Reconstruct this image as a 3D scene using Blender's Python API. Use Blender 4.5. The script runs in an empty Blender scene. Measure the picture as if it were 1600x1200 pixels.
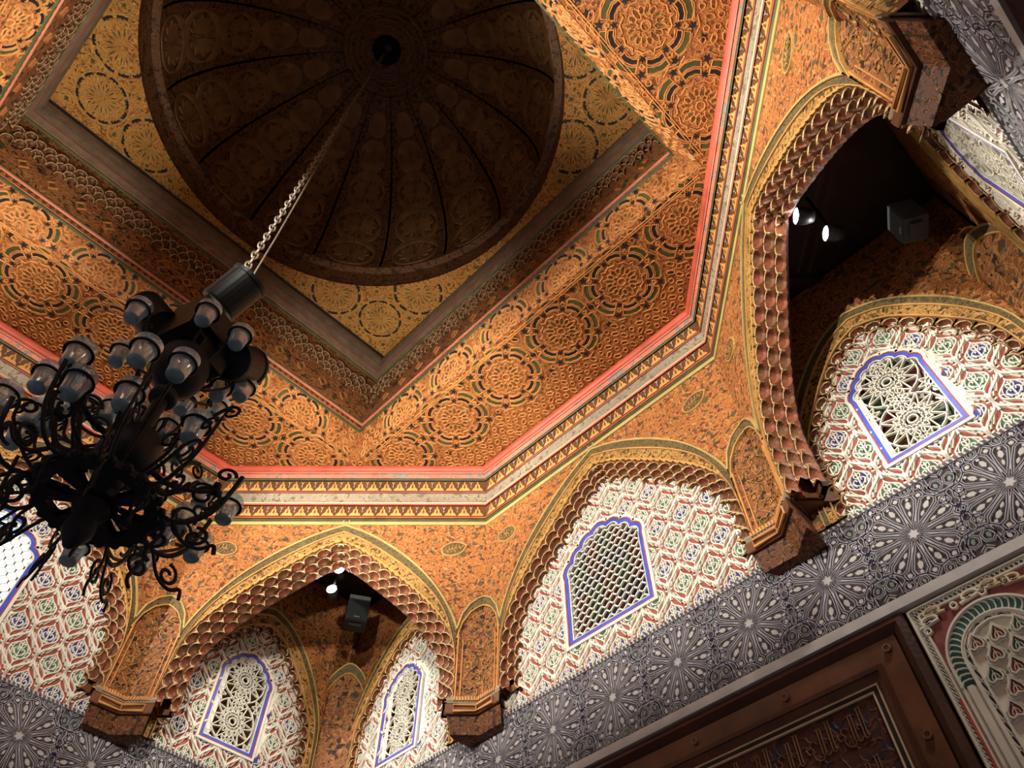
import bpy, math, random
from math import sin, cos, pi, sqrt, radians, atan2, hypot
from mathutils import Matrix, Vector

random.seed(7)
sc = bpy.context.scene
col = sc.collection
S = 2.8            # metres in one unit of the plan (half the width of the octagon)
Z0 = 6.15          # height of the foot of the octagonal cornice above the floor

# ------------------------------------------------------------------ camera, world, lamps, exposure
def make_camera():
    yaw, pit, rol, f = 0.7877, 0.963, -0.0004, 1185.96
    cy, sy, cp, sp = cos(yaw), sin(yaw), cos(pit), sin(pit)
    fw = Vector((cp*sy, cp*cy, sp)); r = Vector((cy, -sy, 0)); u = r.cross(fw)
    c, s = cos(rol), sin(rol)
    r2 = c*r + s*u; u2 = -s*r + c*u
    cam = bpy.data.cameras.new('camera'); o = bpy.data.objects.new('camera', cam); col.objects.link(o)
    m = Matrix((r2, u2, -fw)).transposed().to_4x4()
    m.translation = Vector((-0.0964*S, -0.7828*S, -1.6054*S + Z0))
    o.matrix_world = m
    cam.sensor_width = 36; cam.lens = f/1600*36; cam.clip_start = 0.02
    sc.camera = o
make_camera()
w = bpy.data.worlds.new('world'); sc.world = w; w.use_nodes = True
w.node_tree.nodes['Background'].inputs[0].default_value = (0.52, 0.50, 0.62, 1)
w.node_tree.nodes['Background'].inputs[1].default_value = 0.54
sc.view_settings.view_transform = 'Standard'; sc.view_settings.look = 'None'
sc.view_settings.gamma = 1; sc.view_settings.use_curve_mapping = False
sc.view_settings.exposure = 0.0
SPOT_W = 500.0
SPOT_COL = (1.0, 0.95, 0.86)
CAN_W = 480.0

# ------------------------------------------------------------------ materials (all node based)
MATS = {}
def mat(name, color, rough=0.6, var=0.25, scale=9.0, bump=0.15, metal=0.0, spec=0.3, bscale=40.0):
    m = bpy.data.materials.new(name); m.use_nodes = True
    nt = m.node_tree; N = nt.nodes; L = nt.links; b = N['Principled BSDF']
    b.inputs['Roughness'].default_value = rough; b.inputs['Metallic'].default_value = metal
    b.inputs['Specular IOR Level'].default_value = spec
    tc = N.new('ShaderNodeTexCoord')
    n = N.new('ShaderNodeTexNoise'); n.inputs['Scale'].default_value = scale; n.inputs['Detail'].default_value = 5
    L.new(tc.outputs['Object'], n.inputs['Vector'])
    r = N.new('ShaderNodeValToRGB')
    c = color
    r.color_ramp.elements[0].position = 0.3; r.color_ramp.elements[1].position = 0.72
    r.color_ramp.elements[0].color = (c[0]*(1-var), c[1]*(1-var), c[2]*(1-var), 1)
    r.color_ramp.elements[1].color = (min(1, c[0]*(1+var)), min(1, c[1]*(1+var)), min(1, c[2]*(1+var)), 1)
    L.new(n.outputs['Fac'], r.inputs[0]); L.new(r.outputs[0], b.inputs['Base Color'])
    if bump > 0:
        n2 = N.new('ShaderNodeTexNoise'); n2.inputs['Scale'].default_value = bscale; n2.inputs['Detail'].default_value = 3
        L.new(tc.outputs['Object'], n2.inputs['Vector'])
        bp = N.new('ShaderNodeBump'); bp.inputs['Strength'].default_value = bump; bp.inputs['Distance'].default_value = 0.01
        L.new(n2.outputs['Fac'], bp.inputs['Height']); L.new(bp.outputs[0], b.inputs['Normal'])
    MATS[name] = m
    return m

def arabesque(name, ground, line, dark, dark2, s1=26.0, s2=11.0, rough=0.55):
    """painted ground with fine winding tendrils and scattered dark leaves"""
    m = bpy.data.materials.new(name); m.use_nodes = True
    nt = m.node_tree; N = nt.nodes; L = nt.links; b = N['Principled BSDF']
    b.inputs['Roughness'].default_value = rough; b.inputs['Specular IOR Level'].default_value = 0.25
    tc = N.new('ShaderNodeTexCoord')
    dn = N.new('ShaderNodeTexNoise'); dn.inputs['Scale'].default_value = s2*0.9; dn.inputs['Detail'].default_value = 2
    L.new(tc.outputs['Object'], dn.inputs['Vector'])
    mx = N.new('ShaderNodeVectorMath'); mx.operation = 'MULTIPLY_ADD'
    mx.inputs[1].default_value = (0.10, 0.10, 0.10)
    L.new(dn.outputs['Color'], mx.inputs[0]); L.new(tc.outputs['Object'], mx.inputs[2])
    v = N.new('ShaderNodeTexVoronoi'); v.feature = 'DISTANCE_TO_EDGE'; v.inputs['Scale'].default_value = s1
    L.new(mx.outputs[0], v.inputs['Vector'])
    r1 = N.new('ShaderNodeValToRGB'); r1.color_ramp.elements[0].position = 0.045; r1.color_ramp.elements[1].position = 0.10
    r1.color_ramp.elements[0].color = (1, 1, 1, 1); r1.color_ramp.elements[1].color = (0, 0, 0, 1)
    L.new(v.outputs['Distance'], r1.inputs[0])
    v2 = N.new('ShaderNodeTexNoise'); v2.inputs['Scale'].default_value = s1*0.75; v2.inputs['Detail'].default_value = 1.0
    L.new(mx.outputs[0], v2.inputs['Vector'])
    r2 = N.new('ShaderNodeValToRGB'); r2.color_ramp.elements[0].position = 0.60; r2.color_ramp.elements[1].position = 0.64
    L.new(v2.outputs['Fac'], r2.inputs[0])
    v3 = N.new('ShaderNodeTexNoise'); v3.inputs['Scale'].default_value = s1*1.4; v3.inputs['Detail'].default_value = 0.5
    L.new(mx.outputs[0], v3.inputs['Vector'])
    r3 = N.new('ShaderNodeValToRGB'); r3.color_ramp.elements[0].position = 0.62; r3.color_ramp.elements[1].position = 0.66
    L.new(v3.outputs['Fac'], r3.inputs[0])
    big = N.new('ShaderNodeTexNoise'); big.inputs['Scale'].default_value = 2.2
    L.new(tc.outputs['Object'], big.inputs['Vector'])
    rg = N.new('ShaderNodeValToRGB')
    rg.color_ramp.elements[0].color = (ground[0]*.8, ground[1]*.75, ground[2]*.75, 1); rg.color_ramp.elements[0].position = .35
    rg.color_ramp.elements[1].color = (ground[0]*1.15, ground[1]*1.2, ground[2]*1.2, 1); rg.color_ramp.elements[1].position = .7
    L.new(big.outputs['Fac'], rg.inputs[0])
    def mixc(fac, a, bcol):
        x = N.new('ShaderNodeMix'); x.data_type = 'RGBA'
        L.new(fac, x.inputs['Factor'])
        L.new(a, x.inputs['A'])
        x.inputs['B'].default_value = (*bcol, 1)
        return x.outputs['Result']
    c = mixc(r1.outputs[0], rg.outputs[0], line)
    c = mixc(r2.outputs[0], c, dark)
    c = mixc(r3.outputs[0], c, dark2)
    L.new(c, b.inputs['Base Color'])
    bp = N.new('ShaderNodeBump'); bp.inputs['Strength'].default_value = 0.55; bp.inputs['Distance'].default_value = 0.012
    L.new(r1.outputs[0], bp.inputs['Height']); L.new(bp.outputs[0], b.inputs['Normal'])
    MATS[name] = m
    return m

def emit(name, color, strength):
    m = bpy.data.materials.new(name); m.use_nodes = True
    N = m.node_tree.nodes; b = N['Principled BSDF']
    b.inputs['Base Color'].default_value = (*color, 1)
    b.inputs['Emission Color'].default_value = (*color, 1); b.inputs['Emission Strength'].default_value = strength
    MATS[name] = m
    return m

def glass(name, color, rough=0.02, ior=1.45):
    m = bpy.data.materials.new(name); m.use_nodes = True
    b = m.node_tree.nodes['Principled BSDF']
    b.inputs['Base Color'].default_value = (*color, 1); b.inputs['Roughness'].default_value = rough
    b.inputs['Transmission Weight'].default_value = 1.0; b.inputs['IOR'].default_value = ior
    MATS[name] = m
    return m

mat('wood_ground', (0.39, 0.150, 0.045), 0.5, 0.3, 6)
mat('wood_strap', (0.60, 0.265, 0.08), 0.45, 0.25, 8)
mat('wood_yellow', (0.50, 0.235, 0.05), 0.5, 0.25, 8)
mat('wood_gold', (0.52, 0.28, 0.08), 0.45, 0.2, 9)
mat('paint_green', (0.07, 0.075, 0.022), 0.5, 0.3, 9)
mat('paint_black', (0.018, 0.016, 0.018), 0.5, 0.3, 9)
mat('paint_brown', (0.12, 0.045, 0.016), 0.5, 0.3, 9)
mat('paint_red', (0.50, 0.085, 0.045), 0.42, 0.3, 5)
mat('paint_dark_red', (0.26, 0.055, 0.028), 0.5, 0.35, 5)
mat('paint_pink', (0.55, 0.17, 0.095), 0.45, 0.2, 7)
mat('paint_cream', (0.62, 0.48, 0.30), 0.5, 0.15, 7)
mat('paint_yellow', (0.46, 0.33, 0.11), 0.5, 0.15, 7)
mat('paint_grey_blue', (0.26, 0.23, 0.22), 0.5, 0.25, 9)
mat('grey_wood', (0.34, 0.26, 0.17), 0.6, 0.25, 14)
mat('brown_cove', (0.21, 0.145, 0.095), 0.6, 0.25, 12)
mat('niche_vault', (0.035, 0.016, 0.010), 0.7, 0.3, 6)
mat('cell_red', (0.205, 0.060, 0.026), 0.45, 0.35, 12)
mat('cell_brown', (0.15, 0.058, 0.024), 0.45, 0.35, 12)
mat('well_brown', (0.14, 0.05, 0.022), 0.5, 0.3, 12)
mat('tip_gold', (0.56, 0.38, 0.18), 0.35, 0.2, 12)
mat('stucco', (0.76, 0.71, 0.59), 0.75, 0.08, 10, 0.1)
mat('stucco_red', (0.33, 0.075, 0.05), 0.7, 0.35, 16)
mat('stucco_blue', (0.035, 0.042, 0.22), 0.7, 0.35, 16)
mat('stucco_green', (0.075, 0.17, 0.095), 0.7, 0.35, 16)
mat('frame_blue', (0.06, 0.09, 0.50), 0.5, 0.25, 10)
mat('frieze_white', (0.50, 0.46, 0.44), 0.75, 0.15, 8, 0.1)
mat('frieze_ground', (0.085, 0.070, 0.075), 0.8, 0.4, 14)
mat('frieze_blue', (0.022, 0.02, 0.06), 0.7, 0.4, 6)
mat('frieze_green', (0.20, 0.24, 0.20), 0.7, 0.4, 6)
mat('dark_wood', (0.06, 0.020, 0.012), 0.35, 0.35, 5, 0.2)
mat('frame_wood', (0.13, 0.050, 0.024), 0.4, 0.4, 5, 0.2)
mat('panel_red', (0.075, 0.022, 0.016), 0.5, 0.4, 8, 0.2)
mat('panel_line', (0.26, 0.13, 0.065), 0.5, 0.2, 8)
mat('niche_maroon', (0.20, 0.055, 0.045), 0.7, 0.35, 16)
mat('teal', (0.05, 0.17, 0.15), 0.6, 0.3, 10)
mat('wall_plaster', (0.36, 0.33, 0.30), 0.85, 0.1, 3, 0.1)
mat('floor_tile', (0.24, 0.20, 0.18), 0.4, 0.2, 3, 0.05)
mat('iron', (0.010, 0.011, 0.017), 0.6, 0.3, 20, 0.1, metal=0.0, spec=0.25)
mat('black_plastic', (0.012, 0.012, 0.012), 0.45, 0.2, 30, 0.05)
mat('grey_plastic', (0.12, 0.13, 0.12), 0.45, 0.2, 30, 0.05)
mat('chain_metal', (0.30, 0.25, 0.18), 0.4, 0.3, 30, 0.0, metal=0.6)
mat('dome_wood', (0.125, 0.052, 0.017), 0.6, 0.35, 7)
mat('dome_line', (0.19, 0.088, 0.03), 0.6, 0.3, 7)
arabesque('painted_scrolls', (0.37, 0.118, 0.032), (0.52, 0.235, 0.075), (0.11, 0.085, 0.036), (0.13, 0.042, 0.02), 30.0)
arabesque('soffit_ground', (0.36, 0.125, 0.036), (0.50, 0.21, 0.06), (0.25, 0.08, 0.022), (0.17, 0.055, 0.018), 30.0)
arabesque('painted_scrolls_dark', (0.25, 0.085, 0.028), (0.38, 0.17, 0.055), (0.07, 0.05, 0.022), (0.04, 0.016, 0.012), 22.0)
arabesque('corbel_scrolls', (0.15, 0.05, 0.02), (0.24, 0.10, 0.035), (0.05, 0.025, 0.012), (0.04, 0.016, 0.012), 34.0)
arabesque('scroll_band', (0.34, 0.17, 0.045), (0.60, 0.33, 0.10), (0.11, 0.07, 0.022), (0.07, 0.03, 0.014), 34.0)
arabesque('band_dark', (0.145, 0.10, 0.04), (0.20, 0.14, 0.06), (0.09, 0.06, 0.03), (0.07, 0.045, 0.02), 60.0)
arabesque('grey_leaves', (0.30, 0.24, 0.16), (0.33, 0.265, 0.18), (0.17, 0.13, 0.08), (0.24, 0.19, 0.12), 30.0)
arabesque('red_leaves', (0.62, 0.19, 0.11), (0.62, 0.2, 0.12), (0.24, 0.22, 0.2), (0.24, 0.22, 0.2), 20.0)
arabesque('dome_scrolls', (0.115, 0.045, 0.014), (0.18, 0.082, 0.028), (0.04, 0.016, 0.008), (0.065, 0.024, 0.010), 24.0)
arabesque('flat_scrolls', (0.46, 0.19, 0.035), (0.62, 0.31, 0.08), (0.30, 0.10, 0.02), (0.10, 0.07, 0.02), 30.0)
arabesque('panel_scrolls', (0.075, 0.022, 0.016), (0.085, 0.026, 0.018), (0.03, 0.02, 0.03), (0.12, 0.04, 0.02), 16.0)
emit('lamp_glow', (1.0, 0.98, 0.94), 60.0)
emit('daylight', (0.62, 0.80, 1.0), 5.0)
def daylit_glass(name):
    m = bpy.data.materials.new(name); m.use_nodes = True; nt = m.node_tree; N = nt.nodes; L = nt.links
    N.remove(N['Principled BSDF']); out = N['Material Output']
    tr = N.new('ShaderNodeBsdfTransparent'); tr.inputs[0].default_value = (.84, .92, .95, 1)
    gl = N.new('ShaderNodeBsdfGlossy'); gl.inputs['Roughness'].default_value = .06; gl.inputs[0].default_value = (.95, .98, 1, 1)
    df = N.new('ShaderNodeBsdfTranslucent'); df.inputs[0].default_value = (.66, .84, 1, 1)
    d2 = N.new('ShaderNodeBsdfDiffuse'); d2.inputs[0].default_value = (.66, .84, 1, 1)  # pale blue body colour put in for daylight on the cups
    a = N.new('ShaderNodeMixShader'); a.inputs[0].default_value = .5; L.new(df.outputs[0], a.inputs[1]); L.new(d2.outputs[0], a.inputs[2])
    lw = N.new('ShaderNodeLayerWeight'); lw.inputs['Blend'].default_value = .42
    r = N.new('ShaderNodeMapRange'); r.inputs['To Min'].default_value = .30; r.inputs['To Max'].default_value = .92; L.new(lw.outputs['Facing'], r.inputs['Value'])
    b = N.new('ShaderNodeMixShader'); b.inputs[0].default_value = .38; L.new(a.outputs[0], b.inputs[1]); L.new(gl.outputs[0], b.inputs[2])
    c = N.new('ShaderNodeMixShader'); L.new(r.outputs[0], c.inputs[0]); L.new(tr.outputs[0], c.inputs[1]); L.new(b.outputs[0], c.inputs[2])
    L.new(c.outputs[0], out.inputs['Surface']); MATS[name] = m
daylit_glass('clear_glass')
mat('glass_base', (0.26, 0.40, 0.45), 0.08, 0.2, 30, 0.0, spec=0.8)
mat('pane_red', (0.05, 0.008, 0.008), 0.12, 0.2, 5, 0.0, spec=0.5)
mat('pane_green', (0.012, 0.03, 0.014), 0.12, 0.2, 5, 0.0, spec=0.5)
mat('pane_blue', (0.01, 0.012, 0.03), 0.12, 0.2, 5, 0.0, spec=0.5)
mat('pane_amber', (0.05, 0.022, 0.008), 0.15, 0.2, 5, 0.0, spec=0.5)

# ------------------------------------------------------------------ mesh helpers
class MB:
    """collects polygons; F maps (a, b, h) in plan units to local metres"""
    def __init__(self, F=None):
        self.v = []; self.f = []; self.m = []; self.mats = []
        self.F = F or (lambda a, b, h: (a*S, b*S, h*S))
    def mi(self, name):
        if name not in self.mats: self.mats.append(name)
        return self.mats.index(name)
    def raw(self, pts, faces, m):
        k = len(self.v); i = self.mi(m); self.v.extend(pts)
        for f in faces: self.f.append([k+j for j in f]); self.m.append(i)
    def poly(self, pts, m):
        F = self.F; self.raw([F(*p) for p in pts], [range(len(pts))], m)
    def cell(self, pts2, h, m, base=None):
        """flat raised polygon, with sides down to base when given"""
        F = self.F; n = len(pts2)
        if base is None: self.raw([F(a, b, h) for a, b in pts2], [range(n)], m)
        else:
            self.raw([F(a, b, h) for a, b in pts2]+[F(a, b, base) for a, b in pts2],
                     [range(n)]+[(i, (i+1) % n, n+(i+1) % n, n+i) for i in range(n)], m)
    def ridge(self, pts, wd, h0, h1, m, inside=None, closed=False, top=0.62):
        F = self.F; n = len(pts); L = []
        for i, (a, b) in enumerate(pts):
            if closed: p, q = pts[i-1], pts[(i+1) % n]
            else: p, q = pts[max(i-1, 0)], pts[min(i+1, n-1)]
            dx, dy = q[0]-p[0], q[1]-p[1]; l = hypot(dx, dy) or 1
            k = 1.0
            if 0 < i < n-1 or closed:
                ax, ay = a-p[0], b-p[1]; la = hypot(ax, ay) or 1
                cs = (ax*dx+ay*dy)/(la*l); k = 1/max(0.5, abs(cs))
            nx, ny = -dy/l*wd/2*k, dx/l*wd/2*k
            L.append((F(a+nx, b+ny, h0), F(a+nx*top, b+ny*top, h1), F(a-nx*top, b-ny*top, h1), F(a-nx, b-ny, h0)))
        faces = []
        for i in range(n if closed else n-1):
            j = (i+1) % n
            if inside and not inside((pts[i][0]+pts[j][0])/2, (pts[i][1]+pts[j][1])/2): continue
            for c in range(3): faces.append((i*4+c, i*4+c+1, j*4+c+1, j*4+c))
        if faces: self.raw([p for q in L for p in q], faces, m)
    def ribbon(self, A, B, m, ha=0, hb=None):
        """strip of quads between two equally long 2-D lines"""
        F = self.F; hb = ha if hb is None else hb; n = len(A)
        self.raw([F(a[0], a[1], ha) for a in A]+[F(b[0], b[1], hb) for b in B],
                 [(i, i+1, n+i+1, n+i) for i in range(n-1)], m)
    def box(self, x0, x1, y0, y1, z0, z1, m, M=None):
        P = [(x, y, z) for x in (x0, x1) for y in (y0, y1) for z in (z0, z1)]
        if M: P = [tuple(M @ Vector(p)) for p in P]
        self.raw(P, [(0, 1, 3, 2), (4, 6, 7, 5), (0, 4, 5, 1), (2, 3, 7, 6), (0, 2, 6, 4), (1, 5, 7, 3)], m)
    def tube(self, pts, r, m, n=8, closed=False, flat=None):
        pts = [Vector(p) for p in pts]; k = len(pts); rings = []; up = None
        for i, p in enumerate(pts):
            if closed: d = pts[(i+1) % k]-pts[i-1]
            else: d = pts[min(i+1, k-1)]-pts[max(i-1, 0)]
            d.normalize()
            if up is None:
                up = d.orthogonal().normalized() if flat is None else (flat-d*flat.dot(d)).normalized()
            else: up = (up-d*up.dot(d)).normalized()
            s = d.cross(up); rr = r[i] if isinstance(r, (list, tuple)) else r
            r2 = rr if flat is None else rr*0.55
            rings += [tuple(p+up*(r2*cos(2*pi*j/n))+s*(rr*sin(2*pi*j/n))) for j in range(n)]
        fs = [(i*n+j, i*n+(j+1) % n, ((i+1) % k)*n+(j+1) % n, ((i+1) % k)*n+j) for i in range(k if closed else k-1) for j in range(n)]
        if not closed: fs += [tuple(range(n)), tuple(range((k-1)*n, k*n))]
        self.raw(rings, fs, m)
    def lathe(self, prof, m, n=20, M=None, close=False):
        P = [(r*cos(2*pi*j/n), r*sin(2*pi*j/n), z) for r, z in prof for j in range(n)]
        if M: P = [tuple(M @ Vector(p)) for p in P]
        k = len(prof)
        fs = [(i*n+j, i*n+(j+1) % n, ((i+1) % k)*n+(j+1) % n, ((i+1) % k)*n+j) for i in range(k if close else k-1) for j in range(n)]
        self.raw(P, fs, m)
    def mesh(self, name, smooth=False):
        me = bpy.data.meshes.new(name); me.from_pydata(self.v, [], self.f)
        for x in self.mats: me.materials.append(MATS[x])
        me.polygons.foreach_set('material_index', self.m)
        if smooth: me.polygons.foreach_set('use_smooth', [True]*len(self.f))
        me.update()
        return me
    def build(self, name, parent=None, smooth=False, stuff=False):
        return link(name, self.mesh(name, smooth), parent, stuff=stuff)

def link(name, me, parent=None, M=None, stuff=False):
    o = bpy.data.objects.new(name, me); col.objects.link(o)
    if parent: o.parent = parent
    if M is not None: o.matrix_local = M
    if stuff: o['kind'] = 'stuff'
    return o
def tag(o, label, cat, group=None, kind=None):
    o['label'] = label; o['category'] = cat
    if group: o['group'] = group
    if kind: o['kind'] = kind
    return o
def thing(name, label, cat, loc=(0, 0, 0), rz=0, group=None, kind=None):
    o = bpy.data.objects.new(name, None); col.objects.link(o); o.empty_display_size = 0.1
    o.location = loc; o.rotation_euler = (0, 0, rz)
    return tag(o, label, cat, group, kind)
def facerot(phi): return radians(phi-90)
def face_loc(phi, d, z):     # point on a wall or octagon face turned to phi, d units out from the centre
    a = radians(phi); return (cos(a)*d*S, sin(a)*d*S, Z0+z*S)
def arc(cx, cy, r, a0, a1, n): return [(cx+r*cos(a0+(a1-a0)*i/n), cy+r*sin(a0+(a1-a0)*i/n)) for i in range(n+1)]
def interp(C, t):
    for (x0, y0), (x1, y1) in zip(C, C[1:]):
        if t <= x1: return y0+(y1-y0)*(t-x0)/(x1-x0)
    return C[-1][1]
def resample(P, n):
    d = [0]
    for p, q in zip(P, P[1:]): d.append(d[-1]+hypot(q[0]-p[0], q[1]-p[1]))
    out = []; j = 0
    for i in range(n+1):
        s = d[-1]*i/n
        while j < len(d)-2 and d[j+1] < s: j += 1
        k = (s-d[j])/((d[j+1]-d[j]) or 1)
        out.append((P[j][0]+(P[j+1][0]-P[j][0])*k, P[j][1]+(P[j+1][1]-P[j][1])*k))
    return out
def spline(P, n=6):   # Catmull-Rom through the points
    Q = [P[0]]+list(P)+[P[-1]]; out = []
    for i in range(1, len(Q)-2):
        for k in range(n):
            t = k/n
            out.append(tuple(0.5*(2*b+(c-a)*t+(2*a-5*b+4*c-d)*t*t+(3*b-a-3*c+d)*t**3) for a, b, c, d in zip(Q[i-1], Q[i], Q[i+1], Q[i+2])))
    return out+[tuple(P[-1])]
def mirrored(P): return [(-a, b) for a, b in reversed(P)]+list(P[1:] if P[0][0] == 0 else P)
def wallF(z0):        # face frame: X along the wall, -Y towards the room, origin at height z0
    return lambda a, b, h: (a*S, -h*S, (b-z0)*S)

# ------------------------------------------------------------------ room shell
HW = 1.04
def shell():
    b = MB(); k = 1.22*S; b.box(-k, k, -k, k, -0.2, 0, 'floor_tile')
    tag(b.build('floor'), 'plain tiled floor of the hall far below the painted ceiling', 'floor', kind='structure')
    for side, phi, lab in (('east', 0, 'right-hand wall behind the two bright stucco panels and the long frieze'),
                           ('north', 90, 'left-hand wall behind the chandelier and the far niche'),
                           ('south', -90, 'near wall at the top right corner with a dark wooden frame'),
                           ('west', 180, 'wall behind the viewer with openings added to let light in')):
        r = thing('wall_'+side, lab, 'wall', face_loc(phi, HW+0.03, 0)[:2]+(0,), facerot(phi), kind='structure')
        b = MB()
        t = 0.2; top = Z0+1.75*S; ww = (HW+0.03)*S
        if side in ('east', 'north'):
            b.box(-ww-t, ww+t, 0, t, 0, top, 'wall_plaster')
        else:     # piers and a lintel; unseen openings added to let world light in
            b.box(-ww-t, ww+t, 0, t, 3.2, top, 'wall_plaster')
            for x in (-ww, -ww/3, ww/3, ww): b.box(x-0.25, x+0.25, 0, t, 0, 3.2, 'wall_plaster')
        b.build('masonry', r)
    r = thing('sky_lid', 'unseen slab added above the dome to keep sky light out', 'sky_lid', (0, 0, Z0+1.75*S), kind='structure')
    b = MB(); k = (HW+.03)*S+.2; b.box(-k, k, -k, k, 0, .2, 'wall_plaster'); b.build('slab', r)  # lid added out of view so no sky light leaks in
shell()

# ------------------------------------------------------------------ octagon arches
O_MAIN = spline([(0, -.008), (.05, -.03), (.1, -.058), (.15, -.094), (.2, -.137), (.25, -.19), (.285, -.238), (.312, -.283), (.335, -.33), (.347, -.365)], 3)
T_MAIN = spline([(0, -.072), (.066, -.110), (.128, -.161), (.2, -.224), (.262, -.286), (.305, -.340), (.333, -.39), (.347, -.44), (.350, -.50), (.350, -.575)], 3)
PIL_TOP = [(.345, -.37), (.36, -.325), (.38, -.292), (.4, -.275), (.4142, -.268)]
VX = .4142
NS = 48
def lerp2(A, B, f): return [(a[0]+(b[0]-a[0])*f, a[1]+(b[1]-a[1])*f) for a, b in zip(A, B)]
def offset(P, d):
    out = []
    for i, p in enumerate(P):
        a, b = P[max(i-1, 0)], P[min(i+1, len(P)-1)]
        dx, dy = b[0]-a[0], b[1]-a[1]; l = hypot(dx, dy) or 1
        out.append((p[0]+dy/l*d, p[1]-dx/l*d))
    return out

def muqarnas_cell_mesh(w, hgt, dep, body, tip, rim):
    """one little hanging niche: a scoop open below, with a framed front and pointed cusps beside it"""
    b = MB(lambda x, y, z: (x, y, z)); n, k = 8, 3; a = .41*w
    rows = []
    for r in range(k+1):
        u = r/k; q = sqrt(max(0, 1-(1-u)**2))
        rows += [(-a*q*cos(pi*i/n), hgt*(.10+.90*u), -dep*.95*q*sin(pi*i/n)) for i in range(n+1)]
    m = n+1
    b.raw(rows, [(r*m+i, r*m+i+1, (r+1)*m+i+1, (r+1)*m+i) for r in range(k) for i in range(n)], body)
    for sx in (-1, 1):      # front frame beside the scoop
        L = [(sx*a*sqrt(max(0, 1-(1-r/k)**2)), hgt*(.10+.90*r/k), 0) for r in range(k+1)]
        O = [(sx*.5*w, hgt*q, 0) for q in (0, .34, .67, 1.0)]
        b.raw(L+O, [(r, r+1, k+2+r, k+1+r) for r in range(k)], rim)
        b.raw([(0, 0, 0), (0, .10*hgt, 0), (sx*.5*w, 0, 0)], [(0, 1, 2)], rim)
        # thin raised lip along the arch of the scoop
        Lp = [(x*1.0+sx*.05*w, y-.06*hgt, .06*dep) for x, y, z in L]
        b.raw(L+Lp, [(r, r+1, k+2+r, k+1+r) for r in range(k)], tip)
        # pointed cusp under the frame
        B = [(sx*.5*w, hgt, 0), (sx*a, hgt, 0)]+[(sx*a*cos(pi*.5*i/4), hgt, -dep*.95*sin(pi*.5*i/4)) for i in range(1, 4)]+[(sx*.5*w, hgt, -dep)]
        b.raw(B, [range(len(B))], rim)
        t = .075*w
        P = [(sx*.5*w, .62*hgt, .02*dep), (sx*.5*w-sx*t, .80*hgt, .02*dep), (sx*.5*w, 1.40*hgt, .05*dep), (sx*.5*w, hgt, -.5*dep), (sx*.5*w-sx*t, hgt, -.3*dep)]
        b.raw(P, [(0, 1, 2), (1, 4, 2), (4, 3, 2)], tip)
    return b.mesh('muqarnas_cell')

CELL_W, CELL_H, CELL_D = .0405*S, .0150*S, .0195*S
ME_CELL = [muqarnas_cell_mesh(CELL_W, CELL_H, CELL_D, x, y, z) for x, y, z in
           (('cell_red', 'tip_gold', 'cell_brown'), ('cell_brown', 'tip_gold', 'cell_red'))]

def place_cells(parent, curve, z0, rows, step_in, step_dep, pitch, me, scale=1.0):
    for r in range(rows):
        P = offset(curve, step_in*r)
        L = sum(hypot(q[0]-p[0], q[1]-p[1]) for p, q in zip(P, P[1:]))
        n = max(4, round(L/pitch)); Q = resample(P, n*2)
        for i in range(n):
            k = i*2+1-(r % 2)
            if k <= 0: continue
            a, b = Q[k-1], Q[min(k+1, len(Q)-1)]
            tx, ty = b[0]-a[0], b[1]-a[1]; l = hypot(tx, ty); tx /= l; ty /= l
            # local x along the curve, y towards the opening, z to the room
            X = Vector((tx, 0, ty)); Y = Vector((ty, 0, -tx)); Zv = Vector((0, -1, 0))
            M = Matrix((X, Y, Zv)).transposed().to_4x4()
            sx = scale*(L/n)/(CELL_W/S)
            M = M @ Matrix.Diagonal((sx, scale, scale, 1))
            M.translation = Vector((Q[k][0]*S, r*step_dep*S, (Q[k][1]-z0)*S))
            link('muqarnas_cell', me[(i+r) % len(me)], parent, M)

def leaf_medallion(F, c, s, ang):
    b = MB(F)
    ca, sa = cos(ang), sin(ang)
    def T(x, y): return (c[0]+(x*ca-y*sa)*s, c[1]+(x*sa+y*ca)*s)
    out = [T(x, y) for x, y in [(1.15, 0)]+[(1.0*cos(a), .70*sin(a)) for a in [radians(q) for q in range(25, 336, 22)]]]
    b.cell(out, .0035, 'band_dark', 0); b.ridge(out, .005, 0, .004, 'wood_gold', closed=True)
    b.ridge([T(-.9, 0), T(.9, .0)], .003, .003, .005, 'scroll_band')
    for x in (-.6, -.3, 0, .3, .6):
        for q in (-1, 1): b.ridge([T(x-.1, 0), T(x+.12, .4*q*(1-abs(x)*.4))], .003, .003, .0055, 'scroll_band')
    return b

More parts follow.
